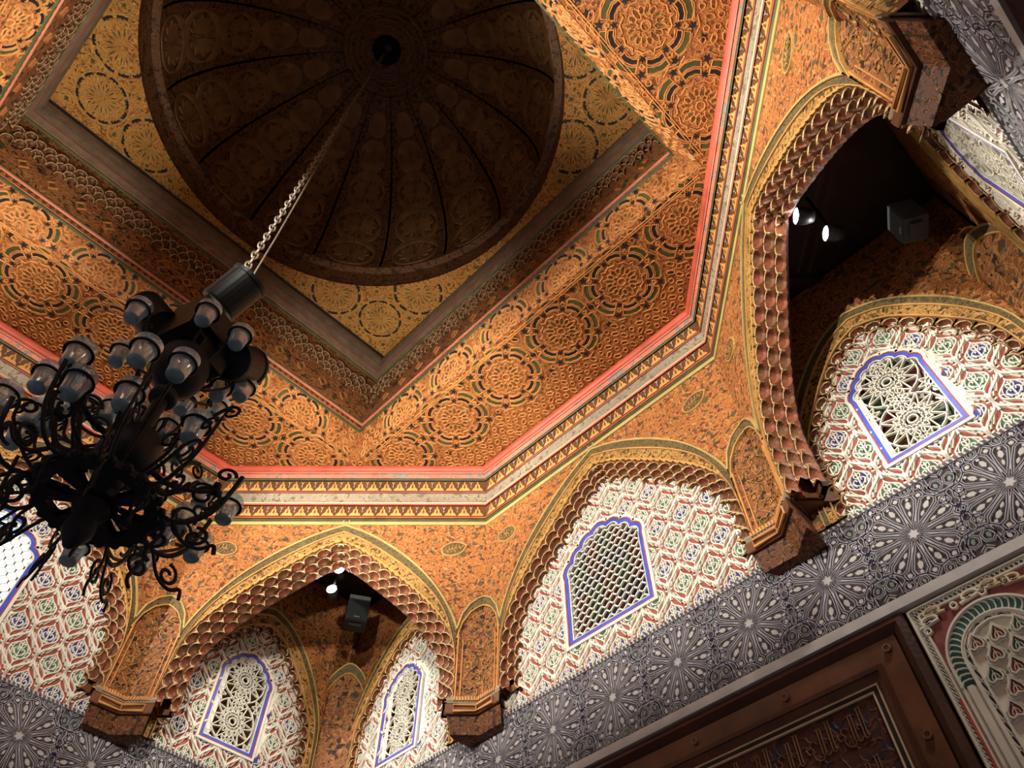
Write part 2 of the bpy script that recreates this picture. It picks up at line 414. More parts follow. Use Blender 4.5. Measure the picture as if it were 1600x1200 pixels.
ARCH_ME = {}
def octagon_arch(phi, label, cells=True, group=None):
    corner = phi % 90 != 0
    z0 = -.62
    t = thing('painted_arch', label, 'arch', face_loc(phi, 1.0, z0), facerot(phi), group)
    F = wallF(z0)
    if not ARCH_ME:
        OF = mirrored([(0, O_MAIN[0][1])]+list(O_MAIN[1:])); TF = mirrored([(0, T_MAIN[0][1])]+list(T_MAIN[1:]))
        O2 = resample(OF, NS); T2 = resample(TF, NS); ARCH_ME['T'] = T2
        ext = [(-VX, PIL_TOP[-1][1])]+[(-a, b_) for a, b_ in reversed(PIL_TOP[:-1])]
        b = MB(F); low = [(-a, z) for a, z in reversed(PIL_TOP)]+O2[1:-1]+list(PIL_TOP)
        b.ribbon([(a, 0.0) for a, z in low], low, 'painted_scrolls')
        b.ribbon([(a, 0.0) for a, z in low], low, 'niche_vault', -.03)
        b.ribbon(low, low, 'painted_scrolls', 0, -.03)
        ARCH_ME['spandrel'] = b.mesh('spandrel')
        def band(name, f0, f1, h0, h1, m):
            b = MB(F); A = lerp2(O2, T2, f0); B = lerp2(O2, T2, f1)
            b.ribbon(A, B, m, h1); b.ribbon(A, A, m, h0, h1); b.ribbon(B, B, m, h1, h0)
            ARCH_ME[name] = b.mesh(name)
        band('outer_bead', -.02, .07, 0, .006, 'paint_yellow')
        band('dark_band', .07, .40, 0, .0035, 'band_dark')
        band('inner_bead', .40, .47, 0, .006, 'wood_gold')
        band('scroll_band', .47, .90, -.03, .003, 'scroll_band')
        b = MB(F); A = lerp2(O2, T2, .88); B = offset(lerp2(O2, T2, 1.0), 0)
        n = 58; A = resample(A, n*4); B = resample(B, n*4); Bs = []
        for i, (p, q) in enumerate(zip(A, B)):
            f = .55+.6*abs(sin(pi*i/4)); Bs.append((p[0]+(q[0]-p[0])*f, p[1]+(q[1]-p[1])*f))
        b.ribbon(A, Bs, 'wood_gold', .005); b.ribbon(Bs, Bs, 'wood_gold', .005, -.012)
        ARCH_ME['scalloped_edge'] = b.mesh('scalloped_edge')
        # knot at the tip
        b = MB(F); b.ridge(arc(0, .004, .009, 0, 2*pi*15/16, 15), .005, 0, .007, 'paint_yellow', closed=True)
        ARCH_ME['knot'] = b.mesh('knot')
        for d, rows in ((.036, 3), (.066, 3)):      # the underside behind the little niches
            b = MB(F); I = offset(T2, .0125*rows-.008)
            b.ribbon(T2, T2, 'cell_brown', -.004, -d+.012); b.ribbon(T2, I, 'cell_brown', -d+.012)
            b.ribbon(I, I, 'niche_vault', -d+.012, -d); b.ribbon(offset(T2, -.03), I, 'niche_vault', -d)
            ARCH_ME['intrados%d' % (d > .05)] = b.mesh('intrados')
    for k in ('spandrel', 'outer_bead', 'dark_band', 'inner_bead', 'scroll_band', 'scalloped_edge', 'knot'):
        link(k, ARCH_ME[k], t)
    link('intrados', ARCH_ME['intrados%d' % corner], t)
    for c, an in (((.322, -.100), .35), ((-.326, -.100), pi-.35)):
        leaf_medallion(F, c, .034, an).build('leaf_medallion', t)
    if cells:
        place_cells(t, [p for p in ARCH_ME['T']], z0, 3, .0130, .0195 if corner else .0110, .0405, ME_CELL)
    return t

octagon_arch(0, 'large painted arch framing the bright stucco panel of the right-hand wall', True)
octagon_arch(45, 'large painted arch in the middle, opening on the far corner niche', True)
octagon_arch(90, 'large painted arch at the left edge, partly behind the chandelier', True)
octagon_arch(-45, 'large painted arch at the right, opening on the dark niche with two lit lamps', True)
octagon_arch(-90, 'large painted arch of the near wall, cut off by the top right edge', False)
for ph, q in ((135, 'left of the picture'), (180, 'behind the viewer to the left'), (225, 'directly behind the viewer')):
    octagon_arch(ph, 'large painted arch out of view, ' + q, False)

# ------------------------------------------------------------------ pillars with corbels at the eight corners of the octagon
def pillar(phi, label):
    """folded pillar on the octagon corner at angle phi; local frame: Y out along the corner"""
    z0 = -.655; R = 1/cos(radians(22.5))
    t = thing('pillar', label, 'pillar', face_loc(phi, R, z0), facerot(phi))
    c8, s8 = cos(radians(22.5)), sin(radians(22.5))
    def FF(sgn):
        # strip coordinate a = distance from the fold, b = height, h towards the room
        def F(a, b, h): return (sgn*a*c8*S, (-a*-s8*-1-h*c8)*S, (b-z0)*S) if False else (sgn*(a*c8-h*s8)*S, (-a*s8-h*c8)*S, (b-z0)*S)
        return F
    wv = VX-.350
    for sgn in (-1, 1):
        F = FF(sgn); b = MB(F)
        top = [(VX-x, z) for x, z in reversed(PIL_TOP)]; top = [(a, z) for a, z in top if a <= wv]+[(wv+.002, -.372)]
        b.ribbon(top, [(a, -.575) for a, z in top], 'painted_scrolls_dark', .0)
        b.ribbon([(wv, -.37), (wv, -.575)], [(wv, -.37), (wv, -.575)], 'cell_brown', 0, -.06)
        o = b.build('painted_face', t)
        b = MB(F)
        # raised border that follows the small arch
        def shift(P, d): return [(a, z-d) for a, z in P]
        A = top; B = [(min(a, wv-.0)*.995, z-.028) for a, z in top]
        b.ribbon(A, B, 'band_dark', .004); b.ribbon(A, A, 'paint_yellow', .0, .006); b.ribbon(B, B, 'band_dark', .004, 0)
        b.build('small_arch_band', t)
        b = MB(F)
        b.ridge([(a, z-.002) for a, z in top], .006, 0, .007, 'paint_yellow'); b.ridge([(a*.98, z-.030) for a, z in top], .005, 0, .006, 'wood_gold')
        b.ridge([(wv-.004, -.39), (wv-.004, -.572)], .005, 0, .005, 'wood_strap')
        b.ridge([(wv-.016, -.405), (wv-.016, -.56)], .003, 0, .003, 'wood_strap')
        b.build('bead', t)
        b = MB(F)   # carved vine on the pillar face
        kp = lambda a, z: .002 < a < wv-.018 and -.565 < z < -.31
        b.ridge([(.022+.014*sin(u*.9), -.32-.012*u) for u in [x*.5 for x in range(41)]], .0024, 0, .0022, 'scroll_band', inside=kp)
        for q in range(7):
            cx, cz, d = .022-(.012 if q % 2 else -.012), -.345-q*.034, 1 if q % 2 else -1
            b.ridge([(cx+d*(.012-.0011*u)*cos(u*.8), cz+(.012-.0011*u)*sin(u*.8)) for u in range(9)], .0022, 0, .0022, 'scroll_band', inside=kp)
        b.build('carved_scrolls', t)
    # corbel: outline swept round the fold, a profile of (out, z)
    def ring(name, prof, m, ret=.10):
        b = MB(lambda x, y, z: (x*S, y*S, (z-z0)*S))
        rows = []
        for h, z in prof:
            a1 = wv+.006
            def P(sgn, a): return (sgn*(a*c8-h*s8), -a*s8-h*c8, z)
            yb = .02
            e = P(1, a1+h*.7)
            fold = (0, -h/c8, z)
            pe = P(1, a1); pw = P(-1, a1)
            # side returns run straight back from the faces
            def back(sgn, a): x, y, q = P(sgn, a); return (x+sgn*(-s8)*ret+sgn*h*.6*c8, y+c8*ret-h*.6*s8*0, q)
            rows.append([back(-1, a1), (pw[0]-h*.6*c8, pw[1]-h*.6*s8, z), fold, (pe[0]+h*.6*c8, pe[1]-h*.6*s8, z), back(1, a1)])
        n = 5
        b.raw([p for r in rows for p in [(x, y, z) for x, y, z in r]] and [b.F(*p) for r in rows for p in r],
              [(i*n+j, i*n+j+1, (i+1)*n+j+1, (i+1)*n+j) for i in range(len(rows)-1) for j in range(n-1)]+[tuple(range(n)), tuple(range((len(rows)-1)*n, len(rows)*n))], m)
        b.build(name, t)
    ring('rope_moulding', [(.002, -.568), (.012, -.571), (.014, -.578), (.010, -.584)], 'grey_wood')
    ring('corbel_moulding', [(.004, -.584), (.004, -.588)], 'paint_black')
    ring('corbel_block', [(.014, -.588), (.016, -.590), (.016, -.612), (.014, -.614)], 'cell_brown')
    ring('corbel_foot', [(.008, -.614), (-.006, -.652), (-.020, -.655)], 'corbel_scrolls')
    # small raised panel on the block
    for sgn in (-1, 1):
        b = MB(FF(sgn)); P = [(.008, -.594), (wv-.004, -.594), (wv-.004, -.609), (.008, -.609)]
        b.ridge(P, .004, .018, .0215, 'wood_strap', closed=True); b.build('block_border', t)
        b = MB(FF(sgn))
        for k in range(9):
            b.cell([(.004+k*.007, -.570), (.008+k*.007, -.570), (.006+k*.007, -.580), (.002+k*.007, -.580)], .016, 'wood_strap', .008)
        b.build('rope_twist', t)
    return t
for ph, lab in ((22.5, 'folded brown pillar on a corbel between the right-hand arch and the middle niche'),
                (67.5, 'folded brown pillar on a corbel left of the middle niche, below the chandelier'),
                (-22.5, 'cracked brown pillar on a corbel between the right-hand stucco panel and the dark lamp niche'),
                (-67.5, 'dark brown pillar on a corbel at the top right against the near wall')):
    pillar(ph, lab)

# ------------------------------------------------------------------ carved stucco
def ogee_cell(cx, cy, a, bb, n=8):
    """half-width a, half-height bb, four S-curved sides with pointed top and foot"""
    R = []
    for i in range(n+1):
        u = i/n; R.append((a*(u-.16*sin(2*pi*u)), bb*(1-u)))
    q1 = R; q2 = [(x, -y) for x, y in reversed(R)][1:]
    right = q1+q2; left = [(-x, y) for x, y in reversed(right)][1:-1]
    return [(cx+x, cy+y) for x, y in right], [(cx+x, cy+y) for x, y in right+left]
PX, PZ = .0735, .1200
def stucco_field(F, x0, x1, y0, y1, keep, ox=0, oy=0, h=.005):
    g = MB(F); wv = MB(F)
    W = 'stucco'; ri = lambda P, wd, hh=1.0, cl=False: wv.ridge(P, wd, 0, h*hh, W, inside=keep, closed=cl)
    j0, j1 = int((y0-oy)/PZ*2)-2, int((y1-oy)/PZ*2)+2
    i0, i1 = int((x0-ox)/PX)-2, int((x1-ox)/PX)+2
    for j in range(j0, j1+1):
        for i in range(i0, i1+1):
            cx = ox+(i+(.5 if j % 2 else 0))*PX; cy = oy+j*PZ/2
            near = x0-PX < cx < x1+PX and y0-PZ < cy < y1+PZ
            if not near: continue
            _, full = ogee_cell(cx, cy, PX/2, PZ/2)
            right, small = ogee_cell(cx, cy-.002, PX*.31, PZ*.275, 5)
            m = ('stucco_blue', 'stucco_green')[j % 2]
            if keep(cx, cy) or any(keep(*p) for p in full[::4]):
                for P, hh, mm in ((full, .0002, 'stucco_red'), (small, .0010, m)):
                    for p, q in zip(P, P[1:]+P[:1]):
                        if keep((cx+p[0]+q[0])/3, (cy+p[1]+q[1])/3) and keep(*p) and keep(*q): g.cell([(cx, cy), p, q], hh, mm)
            else: continue
            n4 = len(full)//4
            ri(full[:n4*2+1], .0068, 1.2)
            ri(small, .0040, .95, True)
            def q(P, wd, hh=.85):
                for sx in (-1, 1): ri([(cx+sx*x, cy+y) for x, y in P], wd, hh)
            # palmette inside the coloured heart
            ri([(cx, cy-.024), (cx, cy+.020)], .0034)
            q(spline([(0, -.016), (.008, -.010), (.0115, -.001), (.006, .003), (.004, -.003)], 3), .0030)
            q(spline([(0, .002), (.006, .009), (.005, .016), (.0015, .013)], 3), .0028)
            q([(.001, -.022), (.006, -.018)], .004)
            q(spline([(.0135, -.014), (.0165, -.004), (.0155, .006), (.0120, .012)], 2), .0024)
            q([(.008, -.014), (.0145, -.002)], .0020)
            q([(.017, .000), (.0225, .000)], .0034)
            # red leaves round it, four to a cell, each with a pale spine
            q(spline([(.004, .046), (.015, .037), (.024, .020), (.030, .008)], 3), .0030)
            q(spline([(.004, -.046), (.012, -.041), (.022, -.026), (.029, -.010)], 3), .0031)
            q(spline([(.011, .034), (.015, .026), (.022, .015)], 2), .0025)
            q(spline([(.010, -.036), (.017, -.026), (.024, -.012)], 2), .0025)
            q([(.027, .002), (.033, 0)], .0045)
            ri([(cx, cy+.034), (cx, cy+.048)], .006)
            ri([(cx-.002, cy-.038), (cx+.002, cy-.047)], .006)
    return g, wv

def lobed(cx, zb, zs, hw, rise, lobes=7, depth=.10, n=6):
    """outline of an opening: straight jambs, pointed arch cut into lobes; starts bottom left, runs over the top"""
    base = []
    K = 60
    for i in range(K+1):
        u = -1+2*i/K; base.append((cx+hw*u, zs+rise*(1-abs(u)**1.75)**.78))
    P = resample(base, lobes*n); out = [(cx-hw, zb)]
    for i, p in enumerate(P):
        k = (i % n)/n; a, b = P[max(i-1, 0)], P[min(i+1, len(P)-1)]
        dx, dy = b[0]-a[0], b[1]-a[1]; l = hypot(dx, dy) or 1
        bulge = abs(sin(pi*k))*depth*hw
        out.append((p[0]-dy/l*bulge, p[1]+dx/l*bulge))
    return out+[(cx+hw, zb)]
def inside_poly(P):
    def f(x, y):
        c = False; n = len(P); j = n-1
        for i in range(n):
            xi, yi = P[i]; xj, yj = P[j]
            if (yi > y) != (yj > y) and x < (xj-xi)*(y-yi)/(yj-yi)+xi: c = not c
            j = i
        return c
    return f
def grow(P, d): # outward offset for an outline that runs clockwise from the bottom left
    out = []
    for i, p in enumerate(P):
        a, b = P[max(i-1, 0)], P[min(i+1, len(P)-1)]
        dx, dy = b[0]-a[0], b[1]-a[1]; l = hypot(dx, dy) or 1
        out.append((p[0]-dy/l*d, p[1]+dx/l*d))
    out[0] = (P[0][0]-d, P[0][1]-d); out[-1] = (P[-1][0]+d, P[-1][1]-d)
    return out

def star_lines(cx, cy, R, n, m, r_in, rot=0.0):
    """chords of an n-pointed star {n/m}; straight straps"""
    L = []
    for k in range(n):
        a, b = rot+2*pi*k/n, rot+2*pi*(k+m)/n
        L.append([(cx+R*cos(a), cy+R*sin(a)), (cx+R*cos(b), cy+R*sin(b))])
    return L

def window(phi, tc, zb, zs, hw, rise, style, panes, label, n, d=.036):
    """arched stucco window; local origin at the middle of the sill"""
    t = thing('window_%d' % n, label, 'window', face_loc(phi, 1+d, zb), facerot(phi), kind='structure')
    a = radians(phi); t.location = (t.location.x+sin(a)*tc*S, t.location.y-cos(a)*tc*S, t.location.z)
    F = wallF(0.0); C = lobed(0, 0, zs-zb, hw, rise)
    def frame(name, d0, d1, h0, h1, m):
        b = MB(F); A = grow(C, d0) if d0 else list(C); B = grow(C, d1)
        A = A+[A[0]]; B = B+[B[0]]
        b.ribbon(A, B, m, h1); b.ribbon(A, A, m, h0, h1); b.ribbon(B, B, m, h1, h0)
        return b.build(name, t)
    k = hw/.11; k = .55+.45*k
    frame('reveal', 0, .003*k, -.015, .004, 'stucco')
    frame('blue_band', .003*k, .0115*k, -.002, .0055, 'frame_blue')
    frame('red_line', .0115*k, .0150*k, -.002, .0065, 'stucco_red')
    frame('white_band', .0150*k, .0225*k, -.002, .007, 'stucco')
    keep = inside_poly(grow(C, .002)); top = max(p[1] for p in C)
    b = MB(F)
    if style == 'scales':
        px, pz = .0235, .0330
        for j in range(-1, int(top/pz*2)+2):
            for i in range(int(-hw/px)-2, int(hw/px)+3):
                cx = (i+(.5 if j % 2 else 0))*px; cy = j*pz/2
                _, full = ogee_cell(cx, cy, px/2, pz/2, 6); n4 = len(full)//4
                b.ridge(full[:n4*2+1], 0.0038, -.003, .0015, 'stucco', inside=keep, top=.85)
    else:
        ri = lambda P, w=.0030: b.ridge(resample(P, 8), w, -.004, .001, 'stucco', inside=keep)
        nr = 2; R = top/(2*nr)
        for q in range(nr):
            cy = R*(2*q+1)*.97; Rq = min(R, hw)*1.02
            for L in star_lines(0, cy, Rq, 12, 5, 0): ri(L)
            for L in star_lines(0, cy, Rq*.60, 12, 4, 0): ri(L, .0026)
            b.ridge(arc(0, cy, Rq*.98, 0, 2*pi*23/24, 23), .0038, -.004, .001, 'stucco', inside=keep, closed=True)
            b.ridge(arc(0, cy, Rq*.15, 0, 2*pi*11/12, 11), .004, -.004, .001, 'stucco', inside=keep, closed=True)
        for q in range(nr+1):
            cy = R*2*q*.97
            for sx in (-1, 0, 1):
                for L in star_lines(sx*hw, cy, R*.42, 8, 3, 0): ri(L, .0026)
    b.build('grille', t, stuff=True)
    nx, nz = (5, 7) if style == 'scales' else (2, 4)
    for i in range(nx):
        for j in range(nz):
            x0, x1 = -hw+2*hw*i/nx, -hw+2*hw*(i+1)/nx; z0, z1 = top*j/nz, top*(j+1)/nz
            z1 = min(z1, top+.004)
            g = MB(F); m = panes[(i*2+j*(3 if style == 'scales' else 1)) % len(panes)]
            e = .0008
            g.raw([F(x, z, h) for h in (-.0125, -.015) for x, z in ((x0+e, z0+e), (x1-e, z0+e), (x1-e, z1-e), (x0+e, z1-e))],
                  [(0, 1, 2, 3), (4, 5, 6, 7), (0, 1, 5, 4), (1, 2, 6, 5), (2, 3, 7, 6), (3, 0, 4, 7)], m)
            g.build('pane', t)
    return t

WMAIN = dict(zb=-.528, zs=-.352, hw=.108, rise=.088)
WSIDE = dict(zb=-.545, zs=-.372, hw=.066, rise=.066)
TY_ME = {}
def tympanum(phi, tc, kind, label):
    z0 = -.62; d = .036
    t = thing('tympanum', label, 'tympanum', face_loc(phi, 1+d, z0), facerot(phi))
    a = radians(phi); t.location = (t.location.x+sin(a)*tc*S, t.location.y-cos(a)*tc*S, t.location.z)
    F = wallF(z0)
    if kind not in TY_ME:
        if kind == 'main':
            w0 = -.035; W = WMAIN; hwid, top = .405, -.07
            edge = lambda x: -.085-.95*abs(x)**1.15 if abs(x) < .30 else -.32-(abs(x)-.3)*3
            x0, x1 = -.405, .405
            keep0 = lambda x, z: -.622 < z < (-.055-abs(x)*.74 if abs(x) < .34 else -.30-(abs(x)-.34)*2.5) and abs(x) < .405
        else:
            w0 = 0.0; W = WSIDE; x0, x1 = -.235, .235
            keep0 = lambda x, z: -.622 < z < -.165-abs(x)*.55 and abs(x) < .235
        k = W['hw']/.11; k = .55+.45*k
        hole = inside_poly(grow(lobed(w0, W['zb'], W['zs'], W['hw'], W['rise']), .021*k))
        keep = lambda x, z: keep0(x, z) and not hole(x, z)
        g, wv = stucco_field(F, x0, x1, -.62, -.05, keep, .124 if kind == 'main' else 0, -.366 if kind == 'main' else -.43)
        # backing slab with the window opening left free
        C = grow(lobed(w0, W['zb'], W['zs'], W['hw'], W['rise']), .001)
        b = MB(F); zt = -.05 if kind == 'main' else -.15
        n = len(C)
        def outer(p):
            x, z = p
            return (x, zt)
        L = [(x0, -.62), (x0, zt)]
        b.poly([(x0, -.62, 0), (x0, zt, 0), (C[0][0], zt, 0), (C[0][0], C[0][1], 0), (C[0][0], -.62, 0)], 'stucco')
        b.poly([(x1, -.62, 0), (x1, zt, 0), (C[-1][0], zt, 0), (C[-1][0], C[-1][1], 0), (C[-1][0], -.62, 0)], 'stucco')
        b.poly([(C[0][0], C[0][1], 0), (C[-1][0], C[-1][1], 0), (C[-1][0], -.62, 0), (C[0][0], -.62, 0)], 'stucco')
        for p, q in zip(C, C[1:]):
            if abs(p[0]-q[0]) > 1e-6: b.poly([(p[0], p[1], 0), (q[0], q[1], 0), (q[0], zt, 0), (p[0], zt, 0)], 'stucco')
        TY_ME[kind] = (b.mesh('plaster_ground'), g.mesh('painted_ground'), wv.mesh('carved_tracery'))
    a, g, wv = TY_ME[kind]
    link('plaster_ground', a, t); link('painted_ground', g, t, stuff=True); link('carved_tracery', wv, t, stuff=True)
    return t

tympanum(0, 0, 'main', 'bright white carved stucco panel with an arched scale-lattice window, centre right')
tympanum(90, 0, 'main', 'white carved stucco panel at the left edge beside a daylit window')
tympanum(-90, 0, 'main', 'white carved stucco panel of the near wall, hidden at the top right')
NICHES = [(90, .715, 'middle niche, left side'), (0, -.74, 'middle niche, right side'), (0, .715, 'right-hand niche above the long frieze'), (-90, -.715, 'right-hand niche, seen steeply at the right edge')]
tympanum(90, .715, 'side', 'white carved stucco panel on the left wall of the middle niche')
tympanum(0, -.745, 'side', 'narrow white stucco panel on the right wall of the middle niche')
tympanum(0, .715, 'side', 'large white stucco panel with star-lattice window in the right-hand niche')
tympanum(-90, -.715, 'side', 'white stucco panel seen steeply at the right edge of the picture')
P3 = ['pane_red', 'pane_green', 'pane_blue', 'pane_red', 'pane_blue', 'pane_green', 'pane_red']
window(0, -.035, style='scales', panes=P3, label='arched window with scale lattice over red, green and blue glass', n=1, **WMAIN)
window(90, -.035, style='scales', panes=['daylight'], label='daylit lattice window at the left edge behind the chandelier', n=2, **WMAIN)
window(0, .705, style='stars', panes=['pane_amber', 'pane_red', 'pane_green'], label='small star-lattice window framed in blue in the right-hand niche', n=3, **WSIDE)
window(90, .700, style='stars', panes=['pane_amber'], label='small star-lattice window framed in blue, left wall of the middle niche', n=4, **WSIDE)
window(0, -.765, style='stars', panes=['pane_amber'], label='small star-lattice window seen at an angle, right wall of the middle niche', n=5, **WSIDE)
window(-90, -.705, style='stars', panes=['pane_amber'], label='small blue framed window at the extreme right edge', n=6, **WSIDE)

# ------------------------------------------------------------------ arches on the walls inside the niches
O_SIDE = spline([(0, -.130), (.06, -.152), (.12, -.205), (.17, -.27), (.205, -.34), (.228, -.41), (.233, -.50), (.235, -.62)], 4)
T_SIDE = spline([(0, -.190), (.05, -.212), (.09, -.250), (.13, -.302), (.17, -.362), (.197, -.42), (.206, -.50), (.208, -.62)], 4)
SIDE_ME = {}
def niche_arch(phi, tc, label):
    z0 = -.62
    t = thing('niche_arch', label, 'arch', face_loc(phi, 1.02, z0), facerot(phi))
    a = radians(phi); t.location = (t.location.x+sin(a)*tc*S, t.location.y-cos(a)*tc*S, t.location.z)
    F = wallF(z0)
    if not SIDE_ME:
        O2 = resample(mirrored(O_SIDE), 40); T2 = resample(mirrored(T_SIDE), 40); SIDE_ME['T'] = T2
        b = MB(F); b.ribbon([(p[0]*1.25, .04) for p in O2], O2, 'painted_scrolls')
        b.ribbon([(-.30, .04), (-.30, -.62)], [(O2[0][0], .04), (O2[0][0], -.62)], 'painted_scrolls')
        b.ribbon([(.30, .04), (.30, -.62)], [(O2[-1][0], .04), (O2[-1][0], -.62)], 'painted_scrolls')
        SIDE_ME['spandrel'] = b.mesh('spandrel')
        def band(name, f0, f1, h0, h1, m):
            b = MB(F); A = lerp2(O2, T2, f0); B = lerp2(O2, T2, f1)
            b.ribbon(A, B, m, h1); b.ribbon(A, A, m, h0, h1); b.ribbon(B, B, m, h1, h0); SIDE_ME[name] = b.mesh(name)
        band('outer_bead', -.03, .06, 0, .005, 'paint_yellow'); band('dark_band', .06, .38, 0, .003, 'band_dark')
        band('inner_bead', .38, .46, 0, .005, 'wood_gold'); band('scroll_band', .46, .92, -.016, .002, 'scroll_band')
        band('gold_edge', .92, 1.0, -.016, .005, 'wood_gold')
        b = MB(F); b.ribbon(T2, T2, 'cell_brown', 0, -.016); SIDE_ME['intrados'] = b.mesh('intrados')
    for k in ('spandrel', 'outer_bead', 'dark_band', 'inner_bead', 'scroll_band', 'gold_edge', 'intrados'): link(k, SIDE_ME[k], t)
    place_cells(t, SIDE_ME['T'], z0, 2, .0150, .0085, .0405, ME_CELL, .85)
niche_arch(90, .715, 'small painted arch on the left wall of the middle niche')
niche_arch(0, -.745, 'small painted arch on the right wall of the middle niche')
niche_arch(0, .715, 'small painted arch over the star-lattice window in the right-hand niche')
niche_arch(-90, -.715, 'small painted arch at the extreme right edge of the picture')

def corner_pillar(phi, label):
    """little chamfered pillar in the corner of a niche"""
    z0 = -.62; R = HW*sqrt(2)-.075
    t = thing('corner_pillar', label, 'pillar', face_loc(phi, R, z0), facerot(phi)); F = wallF(z0); w = .072
    b = MB(F); top = spline([(-w, -.30), (-w*.6, -.235), (0, -.20), (w*.6, -.235), (w, -.30)], 5)
    b.ribbon(top, [(x, -.62) for x, z in top], 'painted_scrolls_dark'); b.ribbon(top, top, 'painted_scrolls_dark', 0, -.05); b.build('painted_face', t)
    b = MB(F); A = top; B = [(x*.94, z-.032) for x, z in top]
    b.ribbon(A, B, 'band_dark', .004); b.ribbon(B, B, 'band_dark', .004, 0); b.build('small_arch_band', t)
    b = MB(F); b.ridge(A, .006, 0, .007, 'paint_yellow'); b.ridge(B, .005, 0, .006, 'wood_gold')
    for s in (-1, 1): b.ridge([(s*w*.9, -.34), (s*w*.9, -.62)], .006, 0, .006, 'wood_gold')
    b.build('bead', t)
corner_pillar(45, 'narrow painted pillar in the back corner of the middle niche')
corner_pillar(-45, 'narrow painted pillar in the back corner of the right-hand niche')

def niche_vault(phi, label):
    """dark vault over a corner niche, with the reveal of its arch"""
    t = thing('niche_vault', label, 'vault', face_loc(phi, 1.0, 0), facerot(phi))
    b = MB(lambda a, y, z: (a*S, y*S, z*S)); k = HW*sqrt(2)-1+.05
    P = [(-.47, .03, .06), (.47, .03, .06), (0, k, .06)]
    Q = [(-.55, .03, .0), (.55, .03, .0), (0, k+.06, .0)]
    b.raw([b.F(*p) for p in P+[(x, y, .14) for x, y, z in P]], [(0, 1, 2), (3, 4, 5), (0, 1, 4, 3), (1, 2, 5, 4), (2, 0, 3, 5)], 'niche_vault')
    b.build('vault_ceiling', t)
    b = MB(lambda a, y, z: (a*S, y*S, z*S))
    for x in (-.22, .22):
        b = MB(); b.box((x-.012)*S, (x+.012)*S, .06*S, .26*S, .03*S, .06*S, 'niche_vault'); b.build('vault_beam', t)
    for s in (-1, 1):
        b = MB(lambda a, y, z: (a*S, y*S, z*S))
        b.box((s*.385-.027)*S, (s*.385+.027)*S, .002*S, .10*S, -.575*S, .06*S, 'cell_brown'); b.build('jamb', t)
        b = MB()
        b.box((s*.353-.004)*S, (s*.353+.004)*S, .02*S, .03*S, -.57*S, -.40*S, 'paint_red'); b.box((s*.353-.004)*S, (s*.353+.004)*S, .055*S, .065*S, -.57*S, -.40*S, 'wood_gold')
        b.build('jamb_moulding', t)
niche_vault(45, 'dark vault over the middle niche'); niche_vault(-45, 'dark vault over the right-hand niche with the lamps')
niche_vault(135, 'dark vault over the niche left of the picture'); niche_vault(225, 'dark vault over the niche behind the viewer')

